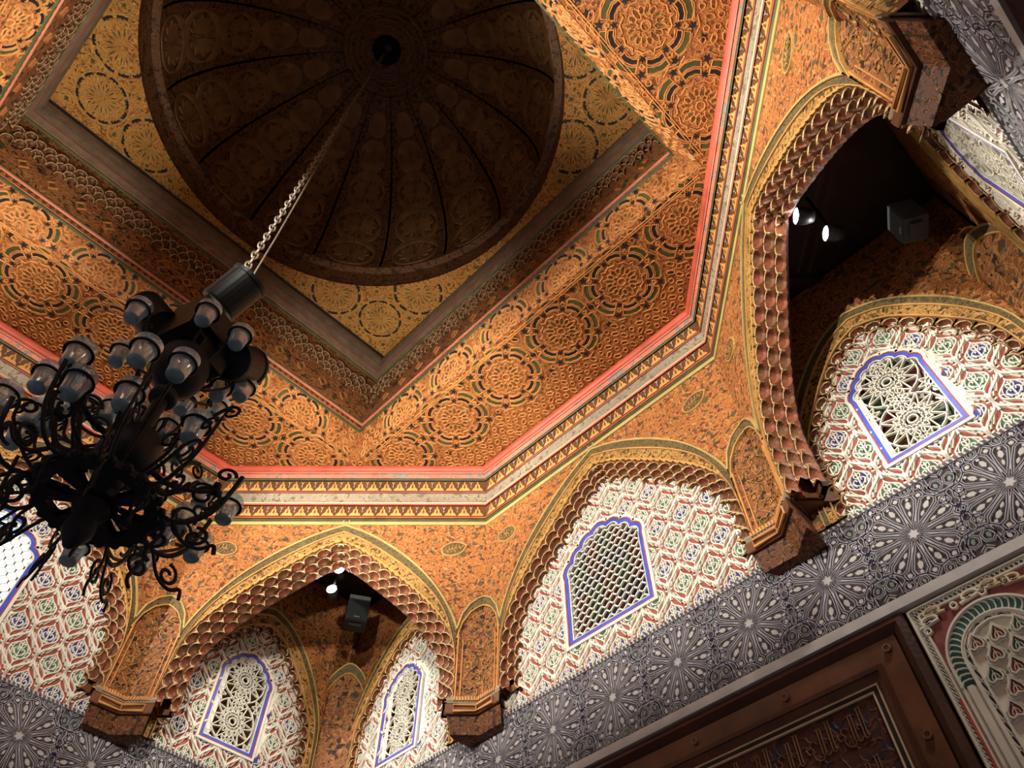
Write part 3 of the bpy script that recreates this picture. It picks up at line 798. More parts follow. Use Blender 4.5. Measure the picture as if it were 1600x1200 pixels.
# ------------------------------------------------------------------ frieze and lower walls
FR_T, FR_B = -.620, -.812
def frieze_tile():
    F = wallF(0.0); P = .1635; hb = (FR_T-FR_B)/2-.006
    b = MB(F); keep = lambda x, z: abs(z) < hb and abs(x) <= P/2+.0001
    def strap(L, n=6):
        Q = resample(L, n)
        b.ridge(Q, .0082, 0, .0042, 'frieze_white', inside=keep, top=.88)
        b.ridge(Q, .0014, .0042, .0044, 'frieze_blue', inside=keep, top=.9)
    def line(Q, closed=False, wd=.0056):
        b.ridge(Q, wd, 0, .0040, 'frieze_white', inside=keep, closed=closed, top=.80)
        b.ridge(Q, wd*.44, .0040, .0042, 'frieze_blue', inside=keep, closed=closed, top=.95)
    def blob(cx, cy, ln, wd, an, m='frieze_white', h=.0035):
        ca, sa = cos(an), sin(an); T = lambda u, v: (cx+u*ca-v*sa, cy+u*sa+v*ca)
        Q = [T(-ln, 0), T(-ln*.35, wd), T(ln*.5, wd*.8), T(ln, 0), T(ln*.5, -wd*.8), T(-ln*.35, -wd)]
        if keep(cx, cy) and all(abs(x) < P/2+.006 and abs(z) < hb for x, z in Q): b.cell(Q, h, m, 0)
    for k in range(12):
        a = 2*pi*k/12+pi/12; ca, sa = cos(a), sin(a)
        T = lambda u, v: (u*ca-v*sa, u*sa+v*ca)
        H = [T(.014, 0), T(.040, .0082), T(.0655, .0128), T(.0755, .0080), T(.0755, -.0080), T(.0655, -.0128), T(.040, -.0082)]
        line([p for q in range(7) for p in (H[q], ((H[q][0]+H[(q+1) % 7][0])/2, (H[q][1]+H[(q+1) % 7][1])/2))], True)
        x, y = T(.058, 0); blob(x, y, .0085, .0045, a); x, y = T(.041, 0); blob(x, y, .006, .0026, a+pi)
        x, y = T(.070, 0); blob(x, y, .003, .003, a)
        n = a+pi/12; O = (.0885*cos(n), .0885*sin(n)); c2, s2 = cos(a+pi/6), sin(a+pi/6)
        line(resample([T(.0755, .0080), O, (.0755*c2+.0080*s2, .0755*s2-.0080*c2)], 6))
        x, y = .0755*cos(n), .0755*sin(n); blob(x, y, .0042, .0042, n); x, y = .030*cos(n), .030*sin(n); blob(x, y, .006, .0016, n)
    line([((.0125 if q % 2 else .0085)*cos(pi*q/12), (.0125 if q % 2 else .0085)*sin(pi*q/12)) for q in range(24)], True, .003)
    b.cell([((.0100 if q % 2 else .006)*cos(pi*q/6), (.0100 if q % 2 else .006)*sin(pi*q/6)) for q in range(12)], .0046, 'frieze_white', 0)
    for sx in (-1, 1):
        for sz in (-1, 1):
            for cx, cy, r, m in ((P/2-.0125, .064, .0115, 'frieze_green'), (P/2-.036, .081, .0105, 'frieze_white'), (P/2-.0125, .030, .0095, 'frieze_white'), (P/2-.060, .0845, .0085, 'frieze_green')):
                x, y = sx*cx, sz*cy; a0 = pi/6+sx*sz*.25
                line([(x+r*cos(a0+q*pi/6)*(1 if q % 2 == 0 else .87), y+r*sin(a0+q*pi/6)*(1 if q % 2 == 0 else .87)) for q in range(12)], True, .0046)
                blob(x, y, r*.52, r*.30, a0+pi/3, m)
            line(resample([(sx*P/2, sz*.047), (sx*(P/2-.012), sz*.047), (sx*(P/2-.024), sz*.066), (sx*(P/2-.024), sz*.088)], 9))
            line(resample([(sx*P/2, sz*.080), (sx*(P/2-.010), sz*.088)], 4))
            blob(sx*(P/2-.005), sz*.0475, .0035, .0035, 0); blob(sx*(P/2-.024), sz*.050, .0038, .0038, 0)
        line(resample([(sx*P/2, .012), (sx*(P/2-.010), 0), (sx*P/2, -.012)], 6)); blob(sx*(P/2-.004), 0, .0035, .003, 0)
    return b.mesh('star_panel'), P
ME_TILE, TILE_P = frieze_tile()
def frieze(phi, label, first, x0, x1, skip=()):
    zc = (FR_T+FR_B)/2
    t = thing('carved_frieze', label, 'frieze', face_loc(phi, HW-.010, FR_B), facerot(phi)); F = wallF(FR_B)
    b = MB(F); b.box(x0*S, x1*S, 0, .0095*S, 0, (FR_T-FR_B)*S, 'frieze_ground'); b.build('ground', t)
    n = 0; x = first
    while x > x0+TILE_P*.5: x -= TILE_P
    while x < x1+TILE_P*.5:
        if x0-TILE_P/2 < x < x1+TILE_P/2: link('star_panel', ME_TILE, t, Matrix.Translation((x*S, 0, (zc-FR_B)*S)))
        x += TILE_P
    b = MB(F); b.box(x0*S, x1*S, -.006*S, .0095*S, (FR_T-FR_B-.007)*S, (FR_T-FR_B)*S, 'frieze_white'); b.build('top_border', t)
    b = MB(F); k = int((x1-x0)/.010)
    for i in range(k):
        u = x0+(i+.5)*(x1-x0)/k; b.cell([(u-.004, FR_T-.0005), (u+.002, FR_T-.0005), (u+.004, FR_T-.0065), (u-.002, FR_T-.0065)], .0065, 'frieze_ground', .005)
    b.build('rope_twist', t, stuff=True)
    b = MB(F); b.box(x0*S, x1*S, -.006*S, .0095*S, -.014*S, .004*S, 'frieze_white'); b.build('bottom_border', t)
frieze(0, 'long carved star frieze running up to the right below the stucco panels', .1135, -1.0, 1.0)
frieze(90, 'dark carved star frieze at the lower left corner', .085, -1.0, 1.0)
frieze(-90, 'grey carved star frieze of the near wall at the top right', .05, -1.0, 1.0)

def wood_panel(phi, xr, xl, label):
    """framed dark wooden panel; xr: right edge, xl: left edge, in wall units"""
    zb = -1.75
    t = thing('wooden_panel', label, 'wall panel', face_loc(phi, HW, zb), facerot(phi)); F = wallF(zb); z1 = -.829
    def rect(d): return [(xl+d, zb), (xl+d, z1-d), (xr-d, z1-d), (xr-d, zb)]
    def ring(name, d0, d1, h0, h1, m):
        b = MB(F); A, B = rect(d0), rect(d1)
        b.ribbon(A, B, m, h0, h1); b.ribbon(A, A, m, -.02, h0); b.ribbon(B, B, m, h1, -.02); return b.build(name, t)
    ring('outer_moulding', 0, .012, .010, .016, 'dark_wood'); ring('outer_moulding', .012, .024, .016, .006, 'dark_wood')
    ring('stile_frame', .026, .062, .008, .008, 'frame_wood')
    ring('inner_bead', .062, .070, .013, .013, 'dark_wood'); ring('inner_cove', .070, .082, .010, .002, 'frame_wood')
    ring('white_line', .082, .085, .004, .004, 'paint_cream'); ring('blue_line', .085, .092, .003, .003, 'paint_black'); ring('white_line', .092, .095, .004, .004, 'paint_cream')
    b = MB(F); A = rect(.094); b.poly([(x, z, .0) for x, z in A], 'panel_scrolls'); b.build('panel_field', t)
    for x, z in ((xr-.044, z1-.044), (xr-.044, z1-.185), (xr-.229, z1-.044), (xr-.414, z1-.044), (xr-.60, z1-.044)):
        b = MB(F); b.cell(arc(x, z, .0065, 0, 2*pi*11/12, 11), .0115, 'frame_wood', .008); b.ridge(arc(x, z, .0055, 0, 2*pi*11/12, 11), .002, .0115, .0135, 'panel_line', closed=True)
        b.build('stud', t)
    # rows of raised tall-stemmed script-like ornament
    b = MB(F)
    rnd = random.Random(3)
    for row in range(3):
        zz = z1-.135-row*.075; x = xr-.125
        while x > xl+.1:
            for k in (0, 1, 3.2, 4.2):     # paired tall stems with forked heads
                u = x-k*.0052; h = .030 if k < 2 else .024
                b.ridge([(u, zz+h), (u-.0008, zz-.012)], .0014, 0, .0022, 'panel_line')
                b.ridge([(u-.0018, zz+h+.003), (u, zz+h), (u+.0018, zz+h+.003)], .0012, 0, .002, 'panel_line')
            b.ridge(spline([(x+.004, zz-.012), (x-.003, zz-.016), (x-.008, zz-.012), (x-.013, zz-.017), (x-.020, zz-.013), (x-.024, zz-.020), (x-.034, zz-.018), (x-.038, zz-.008), (x-.033, zz-.004)], 3), .0015, 0, .0022, 'panel_line')
            b.ridge(spline([(x-.028, zz+.006), (x-.034, zz+.012), (x-.040, zz+.006), (x-.036, zz-.002), (x-.044, zz-.006), (x-.048, zz+.004)], 3), .0013, 0, .002, 'panel_line')
            b.ridge(arc(x-.010, zz+.004, .003, 0, 5, 6), .0012, 0, .002, 'panel_line')
            x -= .052+rnd.random()*.01
    b.build('raised_script', t, stuff=True)
wood_panel(0, .527, -.60, 'dark red framed wooden panel under the long frieze at the bottom right')
wood_panel(-90, .60, -.60, 'dark wooden frame at the extreme top right corner')

def stucco_niche():
    zb = -1.75; xc = .632
    t = thing('stucco_arch', 'white stucco blind arch with teal scalloped band at the lower right corner', 'wall panel', face_loc(0, HW-.004, zb), facerot(0)); F = wallF(zb)
    x0, x1, z1 = .531, .735, -.829; cz = -.945
    b = MB(F); b.box(x0*S, x1*S, 0, .03*S, 0, (z1-zb)*S, 'stucco'); b.build('plaster_ground', t)
    def lattice(name, A, B, n):
        b = MB(F); A = resample(A, n); B = resample(B, n)
        b.ribbon(A, B, 'frieze_ground', .001)
        for i in range(n):
            b.ridge([A[i], B[i+1]], .0016, .001, .003, 'stucco'); b.ridge([B[i], A[i+1]], .0016, .001, .003, 'stucco')
        b.ridge(A, .004, 0, .005, 'stucco'); b.ridge(B, .004, 0, .005, 'stucco'); b.build(name, t, stuff=True)
    lattice('lattice_border', [(x0+.004, zb), (x0+.004, z1-.004), (x1, z1-.004)], [(x0+.016, zb), (x0+.016, z1-.016), (x1, z1-.016)], 150)
    def archline(r, zl): return [(xc-r, zl)]+arc(xc, cz, r, pi, 0, 28)+[(xc+r, zl)]
    # spandrel ground with scrolls
    b = MB(F)
    A = resample([(x0+.018, cz), (x0+.018, z1-.018), (x1, z1-.018)], 28); Bq = arc(xc, cz, .080, pi, .35, 28)
    b.ribbon(A, Bq, 'niche_maroon', .001); b.build('spandrel_ground', t)
    b = MB(F)
    for c, s, m in (((.556, -.862), 1, 'stucco'), ((.570, -.850), -1, 'paint_cream'), ((.625, -.852), 1, 'stucco'), ((.690, -.858), -1, 'paint_cream'), ((.715, -.875), 1, 'stucco'), ((.660, -.850), -1, 'paint_cream')):
        P = [(c[0]+s*(.016-.0022*u)*cos(u), c[1]+(.010-.0014*u)*sin(u)) for u in [q*.5 for q in range(13)]]
        b.ridge(P, .0048, .001, .006, m)
        b.ridge([(c[0]-s*.016, c[1]-.006), (c[0]+s*.016, c[1]-.002)], .0045, .001, .006, m)
    for x in (.549, .600, .645, .680): b.ridge(arc(x, -.856-.02*(x < .56), .005, 0, 2*pi*11/12, 11), .003, .001, .006, 'stucco', closed=True)
    b.build('carved_scrolls', t)
    # teal band with scallops
    A = resample(archline(.078, cz-.03), 30); Bq = resample(archline(.057, cz-.03), 30)
    b = MB(F); b.ribbon(A, Bq, 'teal', .0015); b.build('teal_band', t)
    b = MB(F)
    for i in range(30):
        mid = ((A[i+1][0]*.75+Bq[i+1][0]*.25), (A[i+1][1]*.75+Bq[i+1][1]*.25))
        b.ridge(spline([A[i], mid, Bq[i+1], Bq[i]], 2), .0022, .0015, .004, 'stucco')
    b.ridge(A, .005, 0, .007, 'stucco'); b.ridge(Bq, .004, 0, .006, 'stucco'); b.build('scallops', t)
    for s in (-1, 1):
        b = MB(F); b.ribbon([(xc+s*.090, -.985), (xc+s*.090, zb)], [(xc+s*.083, -.985), (xc+s*.083, zb)], 'paint_red', .004); b.build('red_stripe', t)
    lattice('lattice_ring', archline(.055, zb), archline(.047, zb), 90)
    for s in (-1, 1):
        for r in (.078, .057, .068):
            b = MB(F); b.ridge([(xc+s*r, cz-.03), (xc+s*r, zb)], .005 if r != .068 else .012, 0, .006, 'stucco'); b.build('colonnette', t)
    # hanging heart shapes in the field
    for j in range(7):
        for i in range(-1, 2):
            x = xc+i*.032+(.016 if j % 2 else 0); z = -.922-j*.026
            if abs(x-xc) > .040 or hypot(x-xc, max(0, z-cz)) > .040: continue
            b = MB(F); m = ('stucco_red', 'stucco_green', 'stucco_red')[(i+j) % 3]
            H = [(0, .014), (.004, .008), (.009, .001), (.010, -.006), (.006, -.010), (.001, -.008), (0, -.006), (-.001, -.008), (-.006, -.010), (-.010, -.006), (-.009, .001), (-.004, .008)]
            b.cell([(x+u*.8, z+v*.8) for u, v in H], .003, m, 0); b.ridge([(x+u, z+v) for u, v in H], .003, 0, .006, 'stucco', closed=True)
            b.ridge([(x, z+.008), (x, z-.004)], .0016, .003, .0045, 'stucco')
            b.ridge([(x+u*1.38, z+v*1.38) for u, v in H], .0022, 0, .0035, 'stucco', closed=True)
            for s in (-1, 1): b.ridge([(x, z+.004), (x+s*.004, z-.001), (x+s*.005, z-.006)], .0014, .003, .0045, 'stucco')
            b.build('heart_leaf', t)
            b = MB(F)
            for q in range(4):
                u = x+.016; v = z-.004-q*.0045; b.cell([(u-.003, v), (u, v+.003), (u+.003, v), (u, v-.003)], .003, ('stucco_green', 'stucco_red')[q % 2], 0)
            b.build('scale_drop', t)
stucco_niche()

# ------------------------------------------------------------------ octagonal cornice
def octa_ring(name, prof, m, parent, z0, group=None):
    """profile of (inset, z); mitred round eight sides, each side a part of its own"""
    c = 1/cos(pi/8)
    b = MB(lambda x, y, z: (x, y, z)); pts = []
    for sgn in (-1, 1):
        for d, z in prof:
            y = (1-d); pts.append((sgn*y*math.tan(pi/8)*S, y*S, (z-z0)*S))
    n = len(prof)
    b.raw(pts, [(i, i+1, n+i+1, n+i) for i in range(n-1)], m)
    me = b.mesh(name)
    for k in range(8): link(name, me, parent, Matrix.Rotation(radians(45*k), 4, 'Z'))
def cornice():
    z0 = 0.0
    t = thing('trim_1', 'eight-sided painted cornice of stripes and saw-tooth leaves round the ceiling', 'cornice', (0, 0, Z0), 0, kind='structure')
    rings = [('yellow_fillet', [(-.03, -.006), (.004, -.006), (.006, .0), (.005, .005)], 'paint_yellow'),
             ('green_fillet', [(.003, .005), (.008, .009), (.008, .014), (.006, .016)], 'paint_green'),
             ('red_fillet', [(.009, .016), (.010, .020), (.008, .022)], 'paint_red'),
             ('leaf_ground', [(.006, .022), (.009, .066)], 'paint_brown'),
             ('red_fillet', [(.013, .066), (.014, .070), (.013, .073)], 'paint_red'),
             ('cream_fillet', [(.013, .073), (.015, .075), (.013, .078)], 'paint_cream'),
             ('grey_cove', [(.008, .078), (.007, .092), (.010, .106), (.014, .116)], 'grey_leaves'),
             ('red_fillet', [(.016, .116), (.018, .119), (.017, .123)], 'paint_dark_red'),
             ('leaf_ground', [(.013, .123), (.018, .166)], 'paint_brown'),
             ('green_fillet', [(.022, .166), (.024, .169), (.023, .174)], 'paint_green'),
             ('pink_leaves', [(.024, .174), (.028, .189)], 'red_leaves'),
             ('pink_fillet', [(.030, .189), (.032, .192), (.030, .195)], 'paint_pink'),
             ('red_torus', [(.030, .195), (.035, .198), (.0385, .203), (.0400, .209), (.0390, .215), (.036, .219), (.030, .2215)], 'paint_red'),
             ('red_band', [(.030, .2215), (.026, .2225), (.026, .230)], 'paint_dark_red')]
    for n, p, m in rings: octa_ring(n, p, m, t, z0)
    # saw-tooth leaves of the two friezes: one run per side
    tn = math.tan(pi/8)
    for d0, d1, za, zb in ((.0065, .0090, .0235, .065), (.0135, .0180, .1245, .165)):
        b = MB(lambda a, y, z: (a*S, y*S, z*S)); hw = (1-d1)*tn-.004; n = 20; p = 2*hw/n
        def Q(a, v, h): d = d0+(d1-d0)*v+h; return (a, 1-d, za+(zb-za)*v)
        for i in range(n):
            x = -hw+p*(i+.5)
            L = [(x-p*.46, .02), (x-p*.30, .30), (x-p*.22, .30), (x-p*.16, .62), (x-p*.08, .64), (x, .98), (x+p*.08, .64), (x+p*.16, .62), (x+p*.22, .30), (x+p*.30, .30), (x+p*.46, .02)]
            b.raw([b.F(*Q(a, v, .003)) for a, v in L]+[b.F(*Q(a, v, 0)) for a, v in L], [tuple(range(11))]+[(j, j+1, 12+j, 11+j) for j in range(10)], 'wood_gold')
            D = [(x, .72), (x-p*.08, .35), (x, .2), (x+p*.08, .35)]
            b.raw([b.F(*Q(a, v, .0036)) for a, v in D], [(0, 1, 2, 3)], 'cell_red')
            if i < n-1:
                y = x+p/2; G = [(y-p*.13, .95), (y, .55), (y+p*.13, .95), (y, .80)]
                b.raw([b.F(*Q(a, v, .002)) for a, v in G], [(0, 1, 2, 3)], 'grey_wood')
                G = [(y-p*.05, .50), (y, .30), (y+p*.05, .50), (y, .56)]
                b.raw([b.F(*Q(a, v, .002)) for a, v in G], [(0, 1, 2, 3)], 'grey_wood')
        me = b.mesh('leaf_frieze')
        for k in range(8): link('leaf_frieze', me, t, Matrix.Rotation(radians(45*k), 4, 'Z'), stuff=True)
cornice()

# ------------------------------------------------------------------ ceiling: soffit, lantern well, flat panel with a round opening, dome
S2, ZS = .6726, .2235
def star5(b, cx, cy, r, h, m, n=6, rot=0, keep=None):
    if keep and not keep(cx, cy): return
    b.cell([(cx+r*(1 if q % 2 == 0 else .42)*cos(rot+pi*q/n), cy+r*(1 if q % 2 == 0 else .42)*sin(rot+pi*q/n)) for q in range(2*n)], h, m)
def hexa(b, cx, cy, ln, wd, a, h, strap, fill, keep, st_w=.0035):
    if keep and not (keep(cx+ln*cos(a), cy+ln*sin(a)) and keep(cx-ln*cos(a), cy-ln*sin(a))): return
    ca, sa = cos(a), sin(a); T = lambda u, v: (cx+u*ca-v*sa, cy+u*sa+v*ca)
    P = [T(-ln, 0), T(-ln*.55, wd), T(ln*.55, wd), T(ln, 0), T(ln*.55, -wd), T(-ln*.55, -wd)]
    b.ridge(P, st_w*.85, 0, .0022, strap, closed=True)
    if fill: b.cell([T(u*.55, v*.42) for u, v in ((-ln, 0), (-ln*.6, wd), (ln*.6, wd), (ln, 0), (ln*.6, -wd), (-ln*.6, -wd))], .0006, fill)
def rosette8(b, g, cx, cy, R, keep):
    """eight-fold rosette: g gets the coloured inlays, b the raised straps"""
    st = 'wood_strap'
    def pol(r, a): return (cx+R*r*cos(a), cy+R*r*sin(a))
    def ri(P, w=.0031, cl=False): b.ridge(P, w, 0, .0024, st, inside=keep, closed=cl)
    ri([pol(.10, pi*q/8) for q in range(16)], .003, True)
    for k in range(8):
        a = pi/4*k
        for q in (0, 1):
            aa = a+q*pi/8; l0, l1 = (.16, .44) if q == 0 else (.22, .40)
            c = pol((l0+l1)/2, aa)
            if keep(*c): hexa(b, c[0], c[1], R*(l1-l0)/2, R*.055, aa, 0, st, None, keep, .0026)
            if keep(*c): g.cell([(c[0]+u*cos(aa)-v*sin(aa), c[1]+u*sin(aa)+v*cos(aa)) for u, v in ((-R*.07, 0), (0, R*.022), (R*.07, 0), (0, -R*.022))], .0008, ('paint_green', 'paint_brown')[q])
        # ring of straps
        ri([pol(.50, a-.30), pol(.54, a), pol(.50, a+.30)]); ri([pol(.50, a+.30), pol(.60, a+pi/8), pol(.50, a+pi/4-.30)], .0025)
        s = pol(.66, a); star5(g, s[0], s[1], R*.095, .001, 'paint_black', 5, a, keep)
        c = pol(.58, a+pi/8); star5(g, c[0], c[1], R*.03, .001, 'paint_green', 4, a, keep)
        # bent double bars
        for r0, r1, m in ((.68, .755, 'paint_black'), (.84, .93, 'paint_green')):
            am = a+pi/8; da = .235
            P = [pol(r0, am-da), pol(r0*1.04, am-da*.45), pol(r0*1.04, am+da*.45), pol(r0, am+da)]; Q = [pol(r1, am-da), pol(r1*1.04, am-da*.45), pol(r1*1.04, am+da*.45), pol(r1, am+da)]
            for i in range(3):
                mid = ((P[i][0]+Q[i+1][0])/2, (P[i][1]+Q[i+1][1])/2)
                if keep(*mid): g.cell([P[i], P[i+1], Q[i+1], Q[i]], .0009, m)
            e = .022
            O = [pol(r1+e, am-da-.03), pol((r1+e)*1.04, am-da*.45), pol((r1+e)*1.04, am+da*.45), pol(r1+e, am+da+.03), pol(r0-e, am+da+.03), pol((r0-e)*1.04, am+da*.45), pol((r0-e)*1.04, am-da*.45), pol(r0-e, am-da-.03)]
            ri(O, .0027, True)
        s = pol(.97, a); star5(g, s[0], s[1], R*.115, .001, 'paint_black', 5, a+.3, keep)
        ri([pol(.80, a-.1), pol(.88, a), pol(.80, a+.1)], .0025)
        ri([pol(.62, a+.12), pol(.66, a+pi/8), pol(.62, a+pi/4-.12)], .0022)
        ri([pol(.99, a+.14), pol(1.03, a+pi/8), pol(.99, a+pi/4-.14)], .0024)
        ri([pol(.44, a-.10), pol(.48, a), pol(.44, a+.10)], .0022)
        c = pol(.80, a); b.ridge(arc(c[0], c[1], R*.045, 0, 2*pi*5/6, 5), .0022, 0, .0022, st, inside=keep, closed=True)
        ri([pol(1.06, a-.20), pol(1.12, a), pol(1.06, a+.20)], .0025)
def filler(b, g, x0, x1, y0, y1, keep, p=.0285):
    j = 0; y = y0
    while y < y1:
        i = 0; x = x0+(p/2 if j % 2 else 0)
        while x < x1:
            if keep(x, y):
                k = (i+2*j) % 4
                if k == 0: hexa(b, x, y, p*.40, p*.20, .6, 0, 'wood_strap', None, keep, .003); g.cell([(x+p*.2*cos(.6), y+p*.2*sin(.6)), (x-p*.06*sin(.6), y+p*.06*cos(.6)), (x-p*.2*cos(.6), y-p*.2*sin(.6)), (x+p*.06*sin(.6), y-p*.06*cos(.6))], .0008, 'paint_brown')
                elif k == 2: hexa(b, x, y, p*.40, p*.20, -.6+pi/2*(j % 2), 0, 'wood_strap', None, keep, .003); star5(g, x, y, p*.14, .0008, 'paint_brown', 4, 0)
                else:
                    b.ridge(arc(x, y, p*.24, 0, 2*pi*7/8, 7), .0024, 0, .0022, 'wood_strap', closed=True, inside=keep)
                    if k == 1: star5(g, x, y, p*.16, .0008, 'cell_red', 5, 0)
            x += p; i += 1
        y += p*.72; j += 1

def ceiling():
    t = thing('ceiling', 'painted wooden ceiling: flat outer boards with rosettes and a square well', 'ceiling', (0, 0, Z0+ZS*S), 0, kind='structure')
    OY = .9745
    k8 = math.tan(pi/8); e = .0
    edge = lambda y: min(y, OY*(sqrt(2))*0+ (OY*sqrt(2)-y)) # half-length of the board at distance y: diagonal mitre, then the octagon's slanting side
    F = lambda a, y, h: (a*S, y*S, -h*S)
    R = .107; cs = [(x, .776) for x in (-.33, -.11, .11, .33)]+[(-.555, .757), (.555, .757)]
    poly = [(-S2, S2), (S2, S2), (.690, .688), (OY*k8, OY), (-OY*k8, OY), (-.690, .688)]
    kp = inside_poly(poly)
    boards = []; cuts = [S2, .775, .868, OY]
    for q in range(3):
        b = MB(F); ya, yb = cuts[q]+.0012, cuts[q+1]
        ys = sorted({ya, yb} | ({.689} if ya < .689 < yb else set()))
        A = [(-edge(y)+.0012, y) for y in ys]; B = [(edge(y)-.0012, y) for y in ys]
        pts = A+B[::-1]
        b.cell(pts, 0, 'soffit_ground', -.012); boards.append(b.mesh('soffit_board'))
    keep = lambda x, y: kp(x, y) and y < OY-.008
    st, g = MB(F), MB(F)
    for c in cs: rosette8(st, g, c[0], c[1], R, keep)
    far = lambda x, y: keep(x, y) and all(hypot(x-c[0], y-c[1]) > R*1.10 for c in cs)
    filler(st, g, -.70, .70, S2+.01, OY, far)
    for x in (-.44, -.22, 0, .22, .44):     # stars between neighbouring rosettes
        for y in (.700, .852): star5(g, x, y, .012, .001, 'paint_black', 5, .3, keep)
    for q in (.012, .018): st.ridge([(-S2+.02, S2+q), (S2-.02, S2+q)], .0028, 0, .0028, 'wood_strap')
    ms, mg = st.mesh('carved_straps'), g.mesh('painted_inlay')
    for k in range(4):
        M = Matrix.Rotation(radians(90*k), 4, 'Z')
        for me in boards: link('soffit_board', me, t, M)
        link('carved_straps', ms, t, M, True); link('painted_inlay', mg, t, M, True)
    # shallow sloping face above the crease
    zA, zB, sB = ZS, .305, .6353
    F2 = lambda a, v, h: (a*S, (S2+(sB-S2)*v/.085-h)*S, (v*.0815/.085)*S)
    b = MB(F2); b.poly([(-S2, 0, 0), (S2, 0, 0), (sB, .085, 0), (-sB, .085, 0)], 'soffit_ground'); mu = b.mesh('upper_board')
    st, g = MB(F2), MB(F2); keep2 = lambda x, v: .004 < v < .080 and abs(x) < S2-.02-(S2-sB)*v/.085
    for x in (-.44, -.22, 0, .22, .44): rosette8(st, g, x, .012, .095, keep2)
    far2 = lambda x, y: keep2(x, y) and all(hypot(x-c, y-.012) > .10 for c in (-.44, -.22, 0, .22, .44))
    filler(st, g, -.64, .64, .012, .08, far2, .03)
    m3, m4 = st.mesh('carved_straps'), g.mesh('painted_inlay')
    for k in range(4):
        M = Matrix.Rotation(radians(90*k), 4, 'Z')
        link('upper_board', mu, t, M); link('carved_straps', m3, t, M, True); link('painted_inlay', m4, t, M, True)
ceiling()

ME_WELL = [muqarnas_cell_mesh(.032*S, .020*S, .012*S, 'paint_brown', 'tip_gold', 'well_brown'), muqarnas_cell_mesh(.032*S, .020*S, .012*S, 'paint_brown', 'tip_gold', 'well_brown')]
def well_side(phi, n, label, cells=True):
    zb = .305; s0 = .6353
    t = thing('trim_%d' % n, label, 'moulding', face_loc(phi, s0, zb), facerot(phi), kind='structure')
    # frame: a along, y out from s0, z from zb
    def prof(name, P, m):
        b = MB(lambda a, y, z: (a*S, (y-s0)*S, (z-zb)*S))
        b.raw([b.F(q*y, y, z) for q in (-1, 1) for y, z in P], [(i, i+1, len(P)+i+1, len(P)+i) for i in range(len(P)-1)], m); b.build(name, t)
    prof('green_fillet', [(.6353, .303), (.630, .306), (.630, .312), (.634, .314)], 'paint_green')
    prof('pink_fillet', [(.634, .314), (.631, .316), (.632, .320), (.637, .322)], 'paint_pink')
    prof('zigzag_ground', [(.637, .322), (.6395, .346)], 'paint_brown')
    prof('pink_fillet', [(.6395, .346), (.635, .349), (.635, .353), (.639, .355)], 'paint_pink')
    prof('green_fillet', [(.639, .355), (.636, .358), (.637, .362), (.642, .364)], 'paint_green')
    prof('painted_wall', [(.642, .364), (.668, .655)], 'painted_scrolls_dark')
    prof('green_fillet', [(.668, .652), (.661, .655), (.660, .660), (.664, .663)], 'paint_green')
    prof('pink_fillet', [(.664, .663), (.661, .665), (.662, .669), (.665, .671)], 'paint_pink')
    prof('grey_band', [(.665, .671), (.659, .690), (.657, .696)], 'brown_cove')
    prof('pink_fillet', [(.657, .696), (.655, .699), (.658, .703)], 'paint_dark_red')
    prof('brown_cove', [(.658, .703), (.654, .735), (.656, .775), (.663, .805), (.672, .822)], 'brown_cove')
    prof('black_groove', [(.672, .822), (.676, .824), (.676, .835), (.672, .8392)], 'paint_black')
    b = MB(lambda a, v, h: (a*S, (.637+.0025*v/.024-h-s0)*S, (.322+v-zb)*S)); k = 62
    for i in range(k):
        x = -.62+1.24*(i+.5)/k; p = 1.24/k
        b.cell([(x-p*.45, .002), (x, .020), (x+p*.45, .002)], .0025, 'wood_ground', 0)
    b.build('zigzag_leaves', t, stuff=True)
    Fp = lambda a, v, h: (a*S, (.642+.026*v/.291-h-s0)*S, (.364+v-zb)*S)
    L = .66; nl = 15; lp = 2*L*.96/nl
    b = MB(Fp)    # scalloped line of lobes above the little niches
    for i in range(nl):
        x = -L*.96+lp*(i+.5)
        b.ridge(spline([(x-lp/2, .205), (x-lp*.40, .235), (x-lp*.2, .250), (x, .257), (x+lp*.2, .250), (x+lp*.40, .235), (x+lp/2, .205)], 2), .006, 0, .006, 'well_brown')
        b.ridge(spline([(x-lp/2, .198), (x-lp*.38, .226), (x-lp*.2, .240), (x, .246), (x+lp*.2, .240), (x+lp*.38, .226), (x+lp/2, .198)], 2), .004, 0, .004, 'wood_ground')
    b.build('lobed_line', t)
    b = MB(Fp)
    for i in range(nl):
        x = -L*.96+lp*(i+.5); D = [(x+lp/2, .092), (x+lp*.18+lp/2-lp*.0, .070), (x+lp/2, .048), (x+lp/2-lp*.18, .070)]
        if i < nl-1: b.ridge(D, .005, 0, .005, 'wood_ground', closed=True); b.cell([(u*.5+.5*(x+lp/2), v*.5+.035) for u, v in D], .002, 'paint_green')
    b.build('diamond', t)
    if not cells: return
    for r in range(3):
        k = 42
        for i in range(k):
            x = -.64+1.28*(i+.5+(.5 if r % 2 else 0))/k
            if abs(x) > .635: continue
            lob = abs(((x+L*.96) % lp)/lp-.5)*2
            v = .222-.030*lob**2-r*.026
            M = Matrix(((1, 0, 0), (0, 0, -1), (0, -1, 0))).to_4x4()      # x along, y down, z to the room
            sx = (1.28/k)/.032
            M = M @ Matrix.Diagonal((sx, 1.15, 1.3, 1)); y = .642+.026*v/.291-.020+.006*r
            M.translation = Vector((x*S, (y-s0)*S, (.364+v-zb)*S))
            link('muqarnas_cell', ME_WELL[(i+r) % 2], t, M)
well_side(90, 2, 'left-hand side of the square ceiling well with three rows of little gilded niches')
well_side(0, 3, 'right-hand side of the square ceiling well with a glittering row of niches')
well_side(180, 4, 'side of the square ceiling well at the top left corner')
